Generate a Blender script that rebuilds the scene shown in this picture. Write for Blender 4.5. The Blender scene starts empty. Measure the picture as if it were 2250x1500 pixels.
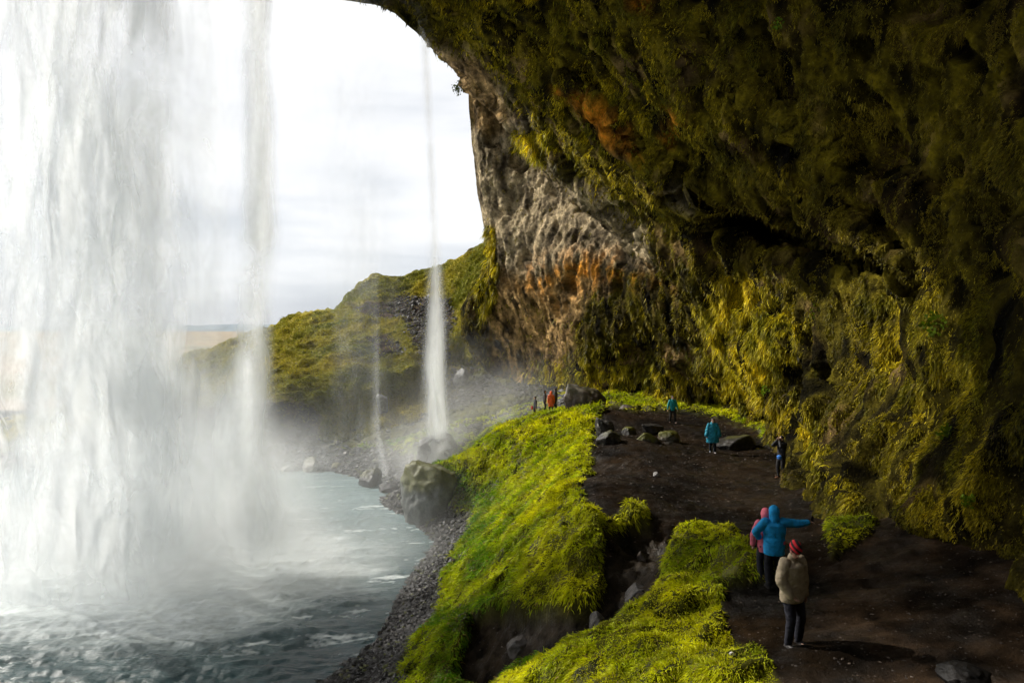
import bpy, math, random
import numpy as np
from mathutils import Vector, Matrix
R = math.radians
sc = bpy.context.scene
C = sc.collection

# ------------------------------------------------------------------ camera, sky, sun, exposure
F = 1500.0; U0 = 1125.0; V0 = 725.0; ZC = 12.0     # focal length and horizon of the photograph (2250 px wide), eye 12 m over the pool
cam = bpy.data.cameras.new('camera'); cam_o = bpy.data.objects.new('camera', cam); C.objects.link(cam_o)
cam.lens = 24; cam.sensor_width = 36; cam.shift_y = -25/2250
cam.clip_start = 0.1; cam.clip_end = 20000
cam_o.location = (0, 0, ZC); cam_o.rotation_euler = (R(90), 0, 0)
sc.camera = cam_o
SUN_ELEV = R(37); SUN_DIR = Vector((-0.86, 0.51, 0)).normalized()
sun = bpy.data.lights.new('sun', 'SUN'); sun.energy = 4.4; sun.angle = R(0.5); sun.color = (1.0, 0.95, 0.86)
sun_o = bpy.data.objects.new('sun', sun); C.objects.link(sun_o)
tosun = Vector((SUN_DIR.x*math.cos(SUN_ELEV), SUN_DIR.y*math.cos(SUN_ELEV), math.sin(SUN_ELEV)))
sun_o.rotation_euler = tosun.to_track_quat('Z', 'Y').to_euler()
sc.view_settings.view_transform = 'Standard'; sc.view_settings.look = 'None'
sc.view_settings.exposure = 0.45; sc.view_settings.gamma = 1
w = bpy.data.worlds.new('World'); sc.world = w; w.use_nodes = True
nt = w.node_tree; nt.nodes.clear()
def N(nt, typ, **kw):
    n = nt.nodes.new(typ)
    for k, v in kw.items():
        if k.startswith('i_'):
            key = k[2:]
            n.inputs[int(key) if key.isdigit() else key.replace('_', ' ')].default_value = v
        else: setattr(n, k, v)
    return n
def ramp(nt, stops, fac=None, interp='LINEAR'):
    r = nt.nodes.new('ShaderNodeValToRGB'); e = r.color_ramp.elements
    r.color_ramp.interpolation = interp
    while len(e) > 1: e.remove(e[-1])
    e[0].position = stops[0][0]; e[0].color = stops[0][1] if len(stops[0][1]) == 4 else (*stops[0][1], 1)
    for p, c in stops[1:]:
        x = e.new(p); x.color = c if len(c) == 4 else (*c, 1)
    if fac is not None: nt.links.new(fac, r.inputs[0])
    return r
sky = N(nt, 'ShaderNodeTexSky', sky_type='NISHITA', sun_disc=False)
sky.sun_elevation = SUN_ELEV; sky.sun_rotation = math.atan2(SUN_DIR.x, SUN_DIR.y)
tc = N(nt, 'ShaderNodeTexCoord')
mp = N(nt, 'ShaderNodeMapping'); mp.inputs['Scale'].default_value = (1.4, 1.4, 7.0)
nt.links.new(tc.outputs['Generated'], mp.inputs[0])
nz = N(nt, 'ShaderNodeTexNoise', i_Scale=1.6, i_Detail=5.0, i_Roughness=0.5, i_Distortion=0.3)
nt.links.new(mp.outputs[0], nz.inputs['Vector'])
sep = N(nt, 'ShaderNodeSeparateXYZ'); nt.links.new(tc.outputs['Generated'], sep.inputs[0])
mr = N(nt, 'ShaderNodeMapRange', i_1=0.0, i_2=0.36, i_3=-0.12, i_4=0.30); nt.links.new(sep.outputs[2], mr.inputs[0])
ad = N(nt, 'ShaderNodeMath', operation='ADD'); nt.links.new(nz.outputs['Fac'], ad.inputs[0]); nt.links.new(mr.outputs[0], ad.inputs[1])
cr = ramp(nt, [(0.30, (4.4, 4.7, 5.2)), (0.46, (5.6, 5.85, 6.2)), (0.62, (7.2, 7.3, 7.45)), (0.85, (8.5, 8.55, 8.6))], ad.outputs[0])
mx = N(nt, 'ShaderNodeMixRGB', i_Fac=0.94)
nt.links.new(sky.outputs[0], mx.inputs[1]); nt.links.new(cr.outputs[0], mx.inputs[2])
bg = N(nt, 'ShaderNodeBackground', i_Strength=0.102); nt.links.new(mx.outputs[0], bg.inputs[0])
out = N(nt, 'ShaderNodeOutputWorld'); nt.links.new(bg.outputs[0], out.inputs[0])
cy = sc.cycles
cy.use_denoising = True; cy.max_bounces = 6; cy.diffuse_bounces = 3; cy.glossy_bounces = 2; cy.transparent_max_bounces = 32
cy.transmission_bounces = 4; cy.volume_bounces = 2; cy.sample_clamp_indirect = 6
cy.volume_step_rate = 2.0; cy.volume_max_steps = 96
cy.use_adaptive_sampling = True; cy.adaptive_threshold = 0.05; cy.adaptive_min_samples = 16

# ------------------------------------------------------------------ helpers
rng = np.random.default_rng(7)
def P(u, v, y):
    u = np.asarray(u, float); v = np.asarray(v, float); y = np.asarray(y, float)
    return np.stack([(u-U0)/F*y, y + 0*u, ZC-(v-V0)/F*y], -1)
def G(u, v, z):      # point on the ray through a pixel at height z
    y = (ZC-z)*F/(v-V0)
    return ((u-U0)/F*y, y, z)
def uv_of(p):
    return U0 + F*p[..., 0]/p[..., 1], V0 - F*(p[..., 2]-ZC)/p[..., 1]
_perm = np.random.default_rng(3).permutation(256).astype(np.int32); _perm = np.concatenate([_perm]*3)
_g = np.random.default_rng(5).normal(size=(256, 3)); _g /= np.linalg.norm(_g, axis=1)[:, None]
def perlin(p):
    s = p.shape[:-1]; p = p.reshape(-1, 3); o = np.empty(len(p))
    for a in range(0, len(p), 200000):
        q = p[a:a+200000]; i = np.floor(q).astype(np.int64); f = q-i; i &= 255
        t = f*f*f*(f*(f*6-15)+10); r = 0
        for dx in (0, 1):
            wx = t[:, 0] if dx else 1-t[:, 0]
            for dy in (0, 1):
                wy = t[:, 1] if dy else 1-t[:, 1]
                for dz in (0, 1):
                    wz = t[:, 2] if dz else 1-t[:, 2]
                    h = _perm[_perm[_perm[i[:, 0]+dx]+i[:, 1]+dy]+i[:, 2]+dz]
                    g = _g[h]
                    r = r + wx*wy*wz*(g[:, 0]*(f[:, 0]-dx)+g[:, 1]*(f[:, 1]-dy)+g[:, 2]*(f[:, 2]-dz))
        o[a:a+200000] = r
    return o.reshape(s)*1.6
def fbm(p, scale, oct=4, rough=0.5, seed=0.0):
    p = np.asarray(p, float)*scale + seed*17.3; r = 0; a = 1.0; t = 0
    for k in range(oct):
        r = r + a*perlin(p); t += a; a *= rough; p = p*2.03+11.1
    return r/t
def ridged(p, scale, oct=4, rough=0.5, seed=0.0):
    p = np.asarray(p, float)*scale + seed*13.7; r = 0; a = 1.0; t = 0
    for k in range(oct):
        r = r + a*(1-2*np.abs(perlin(p))); t += a; a *= rough; p = p*2.1+7.7
    return r/t
def sstep(a, b, x):
    t = np.clip((x-a)/(b-a), 0, 1); return t*t*(3-2*t)
def tps(pts, vals, lam=1e-3, k=1.0):
    pts = np.asarray(pts, float)/k; vals = np.asarray(vals, float); n = len(pts)
    def ker(d2): return 0.5*d2*np.log(np.maximum(d2, 1e-12))
    d2 = ((pts[:, None]-pts[None])**2).sum(-1)
    A = np.zeros((n+3, n+3)); A[:n, :n] = ker(d2)+lam*np.eye(n)
    A[:n, n] = 1; A[:n, n+1:] = pts; A[n, :n] = 1; A[n+1:, :n] = pts.T
    w = np.linalg.solve(A, np.concatenate([vals, np.zeros(3)]))
    def f(q):
        s = q.shape[:-1]; q = q.reshape(-1, 2)/k; o = np.empty(len(q))
        for a in range(0, len(q), 20000):
            b = q[a:a+20000]; d = ((b[:, None]-pts[None])**2).sum(-1)
            o[a:a+20000] = ker(d)@w[:n]+w[n]+b@w[n+1:]
        return o.reshape(s)
    return f
def inpoly(u, v, poly, soft=0):
    u = np.asarray(u); v = np.asarray(v); c = np.zeros(u.shape, bool); n = len(poly)
    dm = np.full(u.shape, 1e9)
    for i in range(n):
        x1, y1 = poly[i]; x2, y2 = poly[(i+1) % n]
        m = ((y1 > v) != (y2 > v)) & (u < (x2-x1)*(v-y1)/((y2-y1) if y2 != y1 else 1e-9)+x1)
        c ^= m
        if soft:
            dx, dy = x2-x1, y2-y1; t = np.clip(((u-x1)*dx+(v-y1)*dy)/(dx*dx+dy*dy), 0, 1)
            dm = np.minimum(dm, np.hypot(u-x1-t*dx, v-y1-t*dy))
    if not soft: return c.astype(float)
    d = np.where(c, dm, -dm); return sstep(-soft, soft, d)
def segdist(u, v, line):
    dm = np.full(np.shape(u), 1e9); sg = np.zeros(np.shape(u))
    for (x1, y1), (x2, y2) in zip(line[:-1], line[1:]):
        dx, dy = x2-x1, y2-y1; t = np.clip(((u-x1)*dx+(v-y1)*dy)/(dx*dx+dy*dy), 0, 1)
        d = np.hypot(u-x1-t*dx, v-y1-t*dy); s = np.sign(dx*(v-y1)-dy*(u-x1))
        sg = np.where(d < dm, s, sg); dm = np.minimum(dm, d)
    return dm*sg
def mesh_np(name, verts, groups, mat=None, attrs=None, smooth=True, parent=None, link=True):
    """groups: arrays (n,k) of k-gon vertex indices"""
    me = bpy.data.meshes.new(name); verts = np.ascontiguousarray(verts, np.float32)
    groups = [np.asarray(g, np.int32) for g in groups if len(g)]
    me.vertices.add(len(verts)); me.vertices.foreach_set('co', verts.ravel())
    li = np.concatenate([g.ravel() for g in groups]); tot = np.concatenate([np.full(len(g), g.shape[1], np.int32) for g in groups])
    st = np.concatenate([[0], np.cumsum(tot)[:-1]]).astype(np.int32)
    me.loops.add(len(li)); me.loops.foreach_set('vertex_index', li)
    me.polygons.add(len(tot)); me.polygons.foreach_set('loop_start', st); me.polygons.foreach_set('loop_total', tot)
    me.polygons.foreach_set('use_smooth', np.full(len(tot), smooth))
    for k, a in (attrs or {}).items():
        a = np.asarray(a, np.float32)
        if a.ndim == 2:
            if a.shape[1] == 3: a = np.concatenate([a, np.ones((len(a), 1), np.float32)], 1)
            at = me.attributes.new(k, 'FLOAT_COLOR', 'POINT'); at.data.foreach_set('color', np.ascontiguousarray(a).ravel())
        else:
            at = me.attributes.new(k, 'FLOAT', 'POINT'); at.data.foreach_set('value', a)
    me.update(calc_edges=True)
    if mat: me.materials.append(mat)
    o = bpy.data.objects.new(name, me)
    if link: C.objects.link(o)
    if parent: o.parent = parent
    return o
def gridfaces(nr, nc, flip=False):
    i = np.arange(nr*nc).reshape(nr, nc)
    f = np.stack([i[:-1, :-1], i[:-1, 1:], i[1:, 1:], i[1:, :-1]], -1).reshape(-1, 4)
    return f[:, ::-1] if flip else f
def gridnormals(p):
    du = np.gradient(p, axis=1); dv = np.gradient(p, axis=0)
    n = np.cross(du, dv); return n/np.maximum(np.linalg.norm(n, axis=-1, keepdims=True), 1e-9)
def struct(o, kind='structure'):
    o['kind'] = kind; return o
def tag(o, label, cat, group=None):
    o['label'] = label; o['category'] = cat
    if group: o['group'] = group
    return o
def mat(name):
    m = bpy.data.materials.new(name); m.use_nodes = True; m.node_tree.nodes.clear()
    t = m.node_tree; o = t.nodes.new('ShaderNodeOutputMaterial'); return m, t, o
def attr_mat(name, rough=0.8, spec=0.3, noise=8.0, lo=0.65, hi=1.35, bump=0.3, bscale=20.0, translucent=0.0, attr='col', bdist=0.05, noise2=None):
    m, t, o = mat(name)
    a = N(t, 'ShaderNodeAttribute', attribute_name=attr)
    tcn = N(t, 'ShaderNodeTexCoord')
    n = N(t, 'ShaderNodeTexNoise', i_Scale=noise, i_Detail=10.0, i_Roughness=0.74); t.links.new(tcn.outputs['Object'], n.inputs['Vector'])
    r = ramp(t, [(0.3, (lo,)*3), (0.7, (hi,)*3)], n.outputs['Fac'])
    mul = N(t, 'ShaderNodeMixRGB', blend_type='MULTIPLY', i_Fac=1.0)
    t.links.new(a.outputs['Color'], mul.inputs[1]); t.links.new(r.outputs[0], mul.inputs[2])
    p = N(t, 'ShaderNodeBsdfPrincipled', i_Roughness=rough); p.inputs['Specular IOR Level'].default_value = spec
    t.links.new(mul.outputs[0], p.inputs['Base Color'])
    if bump:
        n2 = N(t, 'ShaderNodeTexNoise', i_Scale=bscale, i_Detail=8.0, i_Roughness=0.68); t.links.new(tcn.outputs['Object'], n2.inputs['Vector'])
        b = N(t, 'ShaderNodeBump', i_Strength=bump, i_Distance=bdist); t.links.new(n2.outputs['Fac'], b.inputs['Height'])
        t.links.new(b.outputs[0], p.inputs['Normal'])
    if translucent:
        tr = N(t, 'ShaderNodeBsdfTranslucent'); t.links.new(mul.outputs[0], tr.inputs[0])
        ms = N(t, 'ShaderNodeMixShader', i_Fac=translucent); t.links.new(p.outputs[0], ms.inputs[1]); t.links.new(tr.outputs[0], ms.inputs[2])
        t.links.new(ms.outputs[0], o.inputs[0])
    else: t.links.new(p.outputs[0], o.inputs[0])
    return m
M_GROUND = attr_mat('ground_soil', rough=0.8, spec=0.06, noise=3.5, lo=0.3, hi=1.9, bump=0.8, bscale=14, bdist=0.06)
M_CLIFF = attr_mat('cliff_rock', rough=0.9, spec=0.06, noise=2.0, lo=0.1, hi=2.1, bump=1.0, bscale=3.6, bdist=0.45)
M_HILL = attr_mat('hill_turf', rough=0.9, spec=0.1, noise=1.4, lo=0.6, hi=1.4, bump=1.0, bscale=2.2, bdist=0.5)
M_BLADE = attr_mat('grass_blade', rough=0.6, spec=0.2, noise=1.0, lo=0.8, hi=1.2, bump=0, translucent=0.35)
M_STONE = attr_mat('wet_stone', rough=0.55, spec=0.3, noise=5, lo=0.6, hi=1.4, bump=0.6, bscale=12, bdist=0.04)

def wet(m_):
    t = m_.node_tree; pb = [n for n in t.nodes if n.type == 'BSDF_PRINCIPLED'][0]; tcn = [n for n in t.nodes if n.type == 'TEX_COORD'][0]
    n = N(t, 'ShaderNodeTexNoise', i_Scale=0.7, i_Detail=6.0, i_Roughness=0.6); t.links.new(tcn.outputs['Object'], n.inputs['Vector'])
    r = N(t, 'ShaderNodeMapRange', i_1=0.42, i_2=0.62, i_3=0.85, i_4=0.38); t.links.new(n.outputs['Fac'], r.inputs[0]); t.links.new(r.outputs[0], pb.inputs['Roughness'])
    s_ = N(t, 'ShaderNodeMapRange', i_1=0.42, i_2=0.62, i_3=0.03, i_4=0.14); t.links.new(n.outputs['Fac'], s_.inputs[0]); t.links.new(s_.outputs[0], pb.inputs['Specular IOR Level'])
wet(M_GROUND)
def lerp_c(a, b, t): return np.asarray(a)*(1-t[..., None])+np.asarray(b)*t[..., None]

# ------------------------------------------------------------------ ground: one height field, from the pool bed over beach, grassy bank and path
gp = [G(1745,1405,6.7), G(1690,1303,6.3), G(1715,1050,6.0), G(1565,992,5.9), G(1478,927,6.2), G(1350,905,6.2), G(1400,950,6.0),
 G(1350,1050,5.95), G(1500,1090,5.9), G(1650,1100,6.0), G(1740,1200,6.1), G(1600,1340,6.3), G(2000,1480,6.8), G(1800,1490,6.8), G(2250,1500,7.1),
 G(1800,1050,6.4), G(1850,1185,6.7), G(1905,1140,7.3), G(2010,1250,7.1), G(2150,1400,7.2), G(1600,888,6.5), G(1720,950,6.3), G(1450,880,6.6),
 (22,30,8), (17,15,8.5), (14,8,8.8), (24,50,8), (22,60,8), (12,64,7.5), (30,8,9), (8,5,7.6), (14,5,8.5),
 # crest of the bank
 G(1322,895,6.9), G(1312,960,6.5), G(1294,1040,6.4), G(1283,1100,6.25), G(1325,1145,6.3), G(1300,1130,6.2),
 # its slope to the beach
 G(1125,1153,4.0), G(1200,1200,4.95), G(1200,1090,5.0), G(1100,1280,3.2), G(1190,1300,4.3), G(1250,1260,5.3), G(900,1490,1.3), G(980,1330,1.3), G(1010,1200,1.25), G(1040,1125,1.3),
 G(1160,1340,4.1), G(1260,1330,4.5), G(1000,1400,2.6), G(1050,1345,3.3), G(1110,1335,3.7), G(950,1480,1.8), G(1020,1480,2.0),
 # gully
 G(1180,1400,3.35), G(1180,1440,3.15), G(1060,1450,2.2), G(1100,1400,2.8), G(1250,1410,3.7), G(1350,1330,4.3), G(1400,1250,4.7), G(1400,1200,5.05), G(1320,1380,4.1), (1.2,16.6,3.0), (-0.6,17.5,2.2),
 G(1340,1200,5.8), G(1342,1290,4.8), G(1390,1118,6.25), G(1460,1130,6.15), G(1350,1128,6.15),
 # mound and front grass
 G(1560,1168,6.75), G(1450,1200,6.2), G(1640,1205,6.5), G(1550,1260,6.4), G(1445,1275,5.9), G(1660,1265,6.5), G(1500,1330,6.1), G(1400,1400,5.7),
 G(1300,1400,5.25), G(1200,1450,4.95), G(1100,1490,4.6), G(1620,1400,6.45), G(1690,1470,6.7), G(1400,1500,5.9), (-2,12.5,3.8), (0.5,10,5), (4,8.5,6.6), (8,7.5,7.1), (-4,14,2.4),
 (-5,17,1.4), (0,6,6), (4,5,7.4), (-6,8,3), (-3,5,5),
 # beach and pool bed
 (-6.75,23.2,0), (-5.13,27.9,0), (-4.75,35.6,0), (-6.6,43.5,-0.2), (-9.2,19,0), (-12,15,0), (-3.9,25,0.8), (-3.6,32,0.8), (-12,23,-1.3), (-10,35,-1.5), (-13,45,-1.5),
 (-20,20,-2), (-20,40,-2), (-30,30,-2), (-30,50,-1.5), (-15,12,-0.5), (-15,6,1), (-25,10,-1), (-50,30,-2),(-50,50,-1.5),
 # spur behind the bank
 G(1280,896,6.6), P(1215,918,48.0).tolist(), P(1180,920,48.5).tolist(), G(1140,924,5.5), G(1090,950,5.0), G(1040,985,4.3), G(965,1003,3.8), P(990,1010,45.0).tolist(), P(1010,1045,44.0).tolist(), P(930,1015,46.3).tolist(), G(905,1122,0.2), G(1150,1000,4.3), G(1250,950,5.7), G(1060,1075,2.3), G(960,1125,0.9), (-3.5,46.5,2.8), (-5.8,46.5,2.0),
 # path beyond, far shore, scree
 (3,51,5.4), (1.6,52,5.3), (6,52,6.3), (-1,51.5,3.6), (-4,51,1.4), G(960,965,2.6), G(880,1010,1.2), G(700,975,1.5), G(650,1035,0), G(870,1072,0), G(760,1040,0), G(1000,960,3.0), G(1100,930,4.0), G(1130,852,6.0), G(1000,850,5.6),
 G(850,960,2.0), G(500,1032,0), G(300,1032,0), G(0,1035,0), G(500,985,1), G(200,985,0.8), (-45,75,0.6), (-20,80,3), (0,95,10), (15,90,10), (-45,100,0), (-20,100,3), (-70,60,-0.6), (-70,75,0.4), (-70,100,0), (-35,62,0.5), (-50,66,0.4), (-22,54,-1.0), (-30,56,-1.2), (-14,52,-0.8), (-40,56,-1)]
gp = np.array(gp); terr = tps(gp[:, :2], gp[:, 2], lam=0.02, k=10)
ys = np.exp(np.linspace(math.log(4.5), math.log(100), 760))
xs = np.concatenate([np.linspace(-70, -14.2, 130), np.linspace(-14, 17, 420), np.linspace(17.3, 30, 40)])
X, Y = np.meshgrid(xs, ys); gq = np.stack([X, Y], -1)
Zt = terr(gq); g3 = np.stack([X, Y, Zt], -1)
gu, gv = uv_of(g3)
polyMUD = [(1320,890),(1400,900),(1480,898),(1600,918),(1660,945),(1710,990),(1760,1050),(1830,1060),(2100,1150),(2500,1300),(2500,1700),(1760,1700),(1700,1460),(1590,1370),(1580,1290),(1680,1280),(1680,1240),(1630,1190),(1560,1160),(1460,1165),(1390,1112),(1335,1140),(1275,1110),(1300,960)]
mud = inpoly(gu+34*fbm(g3, 1.1, 5, 0.6), gv+16*fbm(g3, 1.1, 5, 0.6, seed=2), polyMUD, 9)
polyG = [(1320,1150),(1490,1150),(1470,1210),(1440,1290),(1420,1330),(1270,1410),(1150,1450),(1080,1505),(1000,1500),(1010,1440),(1040,1345),(1140,1335),(1220,1335),(1290,1330),(1325,1290)]
mud = mud*(1-inpoly(gu+10*fbm(g3, 0.8, 3, seed=14), gv, [(1815,1095),(1870,1085),(1930,1125),(1900,1180),(1830,1225),(1812,1170)], 8))
gully = inpoly(gu+14*fbm(g3, 1.0, 3, seed=5), gv+12*fbm(g3, 1.0, 3, seed=6), polyG, 9)
lowbeach = 1-sstep(0.9, 1.5, Zt+0.35*fbm(g3, 0.35, 3, seed=9))
beach = np.where((Y > 14) & (X < 0), lowbeach, 0)*np.where((Y > 42) & (Y < 49) & (X > -6), sstep(0.7, 0.3, Zt), 1)
scree = np.where(Y > 53.5, 1-0.9*sstep(-0.12, 0.12, fbm(g3, 0.12, 3, seed=4)), 0)
beach = np.maximum(beach, scree)
polyPlat = [(900,1010),(1020,1000),(1000,1060),(960,1130),(890,1130)]
boul = inpoly(gu, gv, polyPlat, 12)
grassm = np.clip(1-mud-gully-beach, 0, 1)
z = Zt + 0.38*fbm(g3, 0.45, 4, seed=1)*grassm + 0.26*ridged(g3, 0.8, 4, 0.55, seed=3)*grassm*sstep(9, 18, Y) + 0.06*fbm(g3, 2.5, 3, seed=3)
z += gully*(0.3*ridged(g3, 1.4, 4, 0.6, seed=8)-0.55) + beach*0.05*fbm(g3, 3, 3)
z -= 0.09*mud*ridged(g3, 0.7, 5, 0.6, seed=12); z += grassm*(0.13*ridged(g3, 1.8, 4, 0.6, seed=13)-0.25*sstep(0.2, 0.5, perlin(g3*0.9+33)))
g3 = np.stack([X, Y, z], -1)
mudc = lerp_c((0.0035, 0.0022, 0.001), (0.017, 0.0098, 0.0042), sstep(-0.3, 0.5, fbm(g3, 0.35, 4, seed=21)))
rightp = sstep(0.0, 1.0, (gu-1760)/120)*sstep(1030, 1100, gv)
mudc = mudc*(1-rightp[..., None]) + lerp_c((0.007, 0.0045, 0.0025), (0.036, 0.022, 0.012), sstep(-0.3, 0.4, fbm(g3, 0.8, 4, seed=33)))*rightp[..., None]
gulc = lerp_c((0.004, 0.003, 0.002), (0.026, 0.019, 0.012), sstep(0.0, 0.6, ridged(g3, 0.9, 4, seed=23)))
grc = lerp_c((0.05, 0.055, 0.006), (0.13, 0.125, 0.01), sstep(-0.4, 0.4, fbm(g3, 0.5, 4, seed=24)))*0.55
bec = lerp_c((0.012, 0.0115, 0.011), (0.035, 0.032, 0.03), sstep(-0.3, 0.4, fbm(g3, 1.5, 4, seed=25)))
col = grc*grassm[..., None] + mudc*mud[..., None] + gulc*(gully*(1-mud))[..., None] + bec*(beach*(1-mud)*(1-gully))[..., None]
fg = gridfaces(len(ys), len(xs))
fm = mud.ravel()[fg].mean(1) > 0.5; fb = (beach.ravel()[fg].mean(1) > 0.5) & ~fm
flatv = g3.reshape(-1, 3)
def submesh(name, f, material, flat=flatv, cols=None):
    uq, inv = np.unique(f, return_inverse=True)
    return mesh_np(name, flat[uq], [inv.reshape(f.shape)], material, {'col': cols[uq]})
colf = col.reshape(-1, 3)
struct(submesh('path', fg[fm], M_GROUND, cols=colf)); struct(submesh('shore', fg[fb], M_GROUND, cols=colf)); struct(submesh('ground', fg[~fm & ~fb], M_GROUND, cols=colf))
gz_lookup = (ys, xs, g3[..., 2])
def ground_z(x, y):
    j = np.clip(np.searchsorted(xs, x)-1, 0, len(xs)-2); i = np.clip(np.searchsorted(ys, y)-1, 0, len(ys)-2)
    a = (x-xs[j])/(xs[j+1]-xs[j]); b = (y-ys[i])/(ys[i+1]-ys[i]); Zz = g3[..., 2]
    return (Zz[i, j]*(1-a)+Zz[i, j+1]*a)*(1-b)+(Zz[i+1, j]*(1-a)+Zz[i+1, j+1]*a)*b

# ------------------------------------------------------------------ far plain and low hills on the horizon
def plain():
    yy = np.exp(np.linspace(math.log(98), math.log(9000), 90)); xx = np.linspace(-1.6, 1.2, 120)
    A, B = np.meshgrid(xx, yy); p = np.stack([A*B, B, 0*A], -1)
    p[..., 2] = 0.5-1.5*sstep(98, 140, B)+0.4*fbm(p, 0.01, 3)
    n = fbm(p*np.array([0.25, 1, 1]), 0.012, 4, seed=3)
    c = lerp_c((0.30, 0.21, 0.13), (0.16, 0.15, 0.07), sstep(-0.2, 0.3, n)); c = c*0.85
    return mesh_np('plain', p.reshape(-1, 3), [gridfaces(*A.shape)], attr_mat('dry_fields', noise=0.02, bump=0), {'col': c.reshape(-1, 3)})
struct(plain())
def far_hills():
    xx = np.linspace(-9000, 3000, 300); rows = []
    h = 45+70*np.clip(fbm(np.stack([xx, 0*xx, 0*xx], -1), 0.0006, 5, seed=2)+0.3, 0, 1)
    for k, t in enumerate(np.linspace(0, 1, 12)):
        rows.append(np.stack([xx, 7000+1800*t+0*xx, -5+h*math.sin(math.pi*min(t*1.0, 1))], -1))
    p = np.array(rows)
    return mesh_np('hills', p.reshape(-1, 3), [gridfaces(12, 300)], attr_mat('far_slopes', noise=0.003, bump=0), {'col': np.tile((0.13, 0.17, 0.2), (p.size//3, 1))})  # bluish tone puts distance haze into the colour of the slopes
struct(far_hills())

# ------------------------------------------------------------------ the green hillside beyond the pool
HP = [(-300,1010,66),(0,1005,66),(300,1000,66),(450,1000,66),(600,1000,64),(700,985,63.5),(800,960,64.5),(900,940,66),(1000,930,68),(1130,900,74),
 (600,885,67),(700,895,67.5),(760,860,71),(850,900,69),(930,900,70),(780,920,67),(600,800,84),(680,790,84),(700,750,96),(820,760,86),(760,780,80),(850,720,98),(840,690,106),(900,800,77),(950,750,90),(900,680,108),(1000,700,97),(1050,650,97),
 (1080,850,80),(1100,700,85),(1000,800,86),(1030,720,90),(370,815,112),(450,785,118),(600,722,128),(700,693,128),(740,690,122),(760,690,112),(830,618,122),(890,610,120),(1000,575,115),(1065,535,108),(1150,480,102),
 (200,880,100),(0,950,90),(-300,980,85),(400,900,84),(200,950,76),(870,650,116),(800,700,104),(1200,900,80),(1200,450,100)]
hd = tps([(u, v) for u, v, y in HP], [math.log(y) for u, v, y in HP], lam=0.003, k=200)
def hill():
    nu, nv = 640, 420
    us = np.linspace(-300, 1200, nu); t = np.linspace(0, 1, nv)
    crest = np.interp(us, [-300,0,200,370,450,560,600,640,700,740,770,800,830,890,940,1000,1065,1200], [985,950,880,812,782,735,718,702,692,692,665,636,619,611,598,575,535,440])
    base = np.interp(us, [-300,450,600,720,800,900,1000,1200], [1012,1005,1000,985,965,945,940,910])
    V = base[None]+(crest-base)[None]*t[:, None]; Ug = np.repeat(us[None], nv, 0)
    D = np.exp(hd(np.stack([Ug, V], -1))); p = P(Ug, V, D)
    n = gridnormals(p); n *= np.sign((n*p).sum(-1).mean())*-1
    d = 1.3*ridged(p, 0.055, 3, seed=4)+1.5*fbm(p, 0.09, 3, seed=5)+0.75*np.abs(fbm(p, 0.28, 3, seed=6))*2+0.22*ridged(p, 0.8, 3, seed=9)
    taper = sstep(0, 0.05, t)*1.0
    p = p + n*(d*taper[:, None])[..., None]*0.9
    ext = []
    for k, (a, b) in enumerate([(1.5, 0.15), (4, 0.9), (12, 4), (40, 14), (90, 40)]):
        q = p[-1].copy(); q[:, 1] += a; q[:, 0] += (p[-1, :, 0]/p[-1, :, 1])*a; q[:, 2] = np.maximum(p[-1, :, 2]-b, -2); ext.append(q)
    p = np.concatenate([p, np.array(ext)], 0); nv += len(ext)
    uu, vv = uv_of(p); steep = 1-np.abs(gridnormals(p)[..., 2])
    g = lerp_c((0.11, 0.12, 0.015), (0.33, 0.27, 0.03), sstep(-0.35, 0.4, fbm(p, 0.12, 5, seed=7)))
    g = lerp_c(g, (0.12, 0.075, 0.02), sstep(0.1, 0.5, fbm(p, 0.3, 4, seed=8))*0.5)
    rock = lerp_c((0.022, 0.019, 0.017), (0.075, 0.05, 0.04), sstep(-0.3, 0.4, fbm(p, 0.5, 4, seed=10)))
    nzz = 25*fbm(p, 0.15, 4, seed=11)
    rm = np.maximum(inpoly(uu+nzz, vv+nzz, [(560,880),(640,875),(700,900),(720,930),(700,960),(715,990),(600,1030),(300,1040),(300,900)], 10),
         np.maximum(inpoly(uu+nzz, vv+nzz, [(760,672),(840,655),(950,650),(960,690),(880,700),(800,690)], 8),
         np.maximum(inpoly(uu+nzz, vv+nzz, [(880,690),(985,650),(1000,700),(980,790),(985,900),(930,840),(900,740)], 10),
                    inpoly(uu+nzz, vv+nzz, [(800,745),(860,735),(880,770),(830,790)], 10))))
    rm = np.maximum(rm, inpoly(uu+nzz, vv+nzz, [(975,800),(1060,800),(1150,850),(1150,960),(980,960)], 14)*0.9)
    c = lerp_c(g, rock, np.clip(rm, 0, 1))
    o = mesh_np('hillside', p.reshape(-1, 3), [gridfaces(nv, nu)], M_HILL, {'col': c.reshape(-1, 3)})
    return struct(o), p, rm
hill_o, hill_p, hill_rm = hill()

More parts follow.
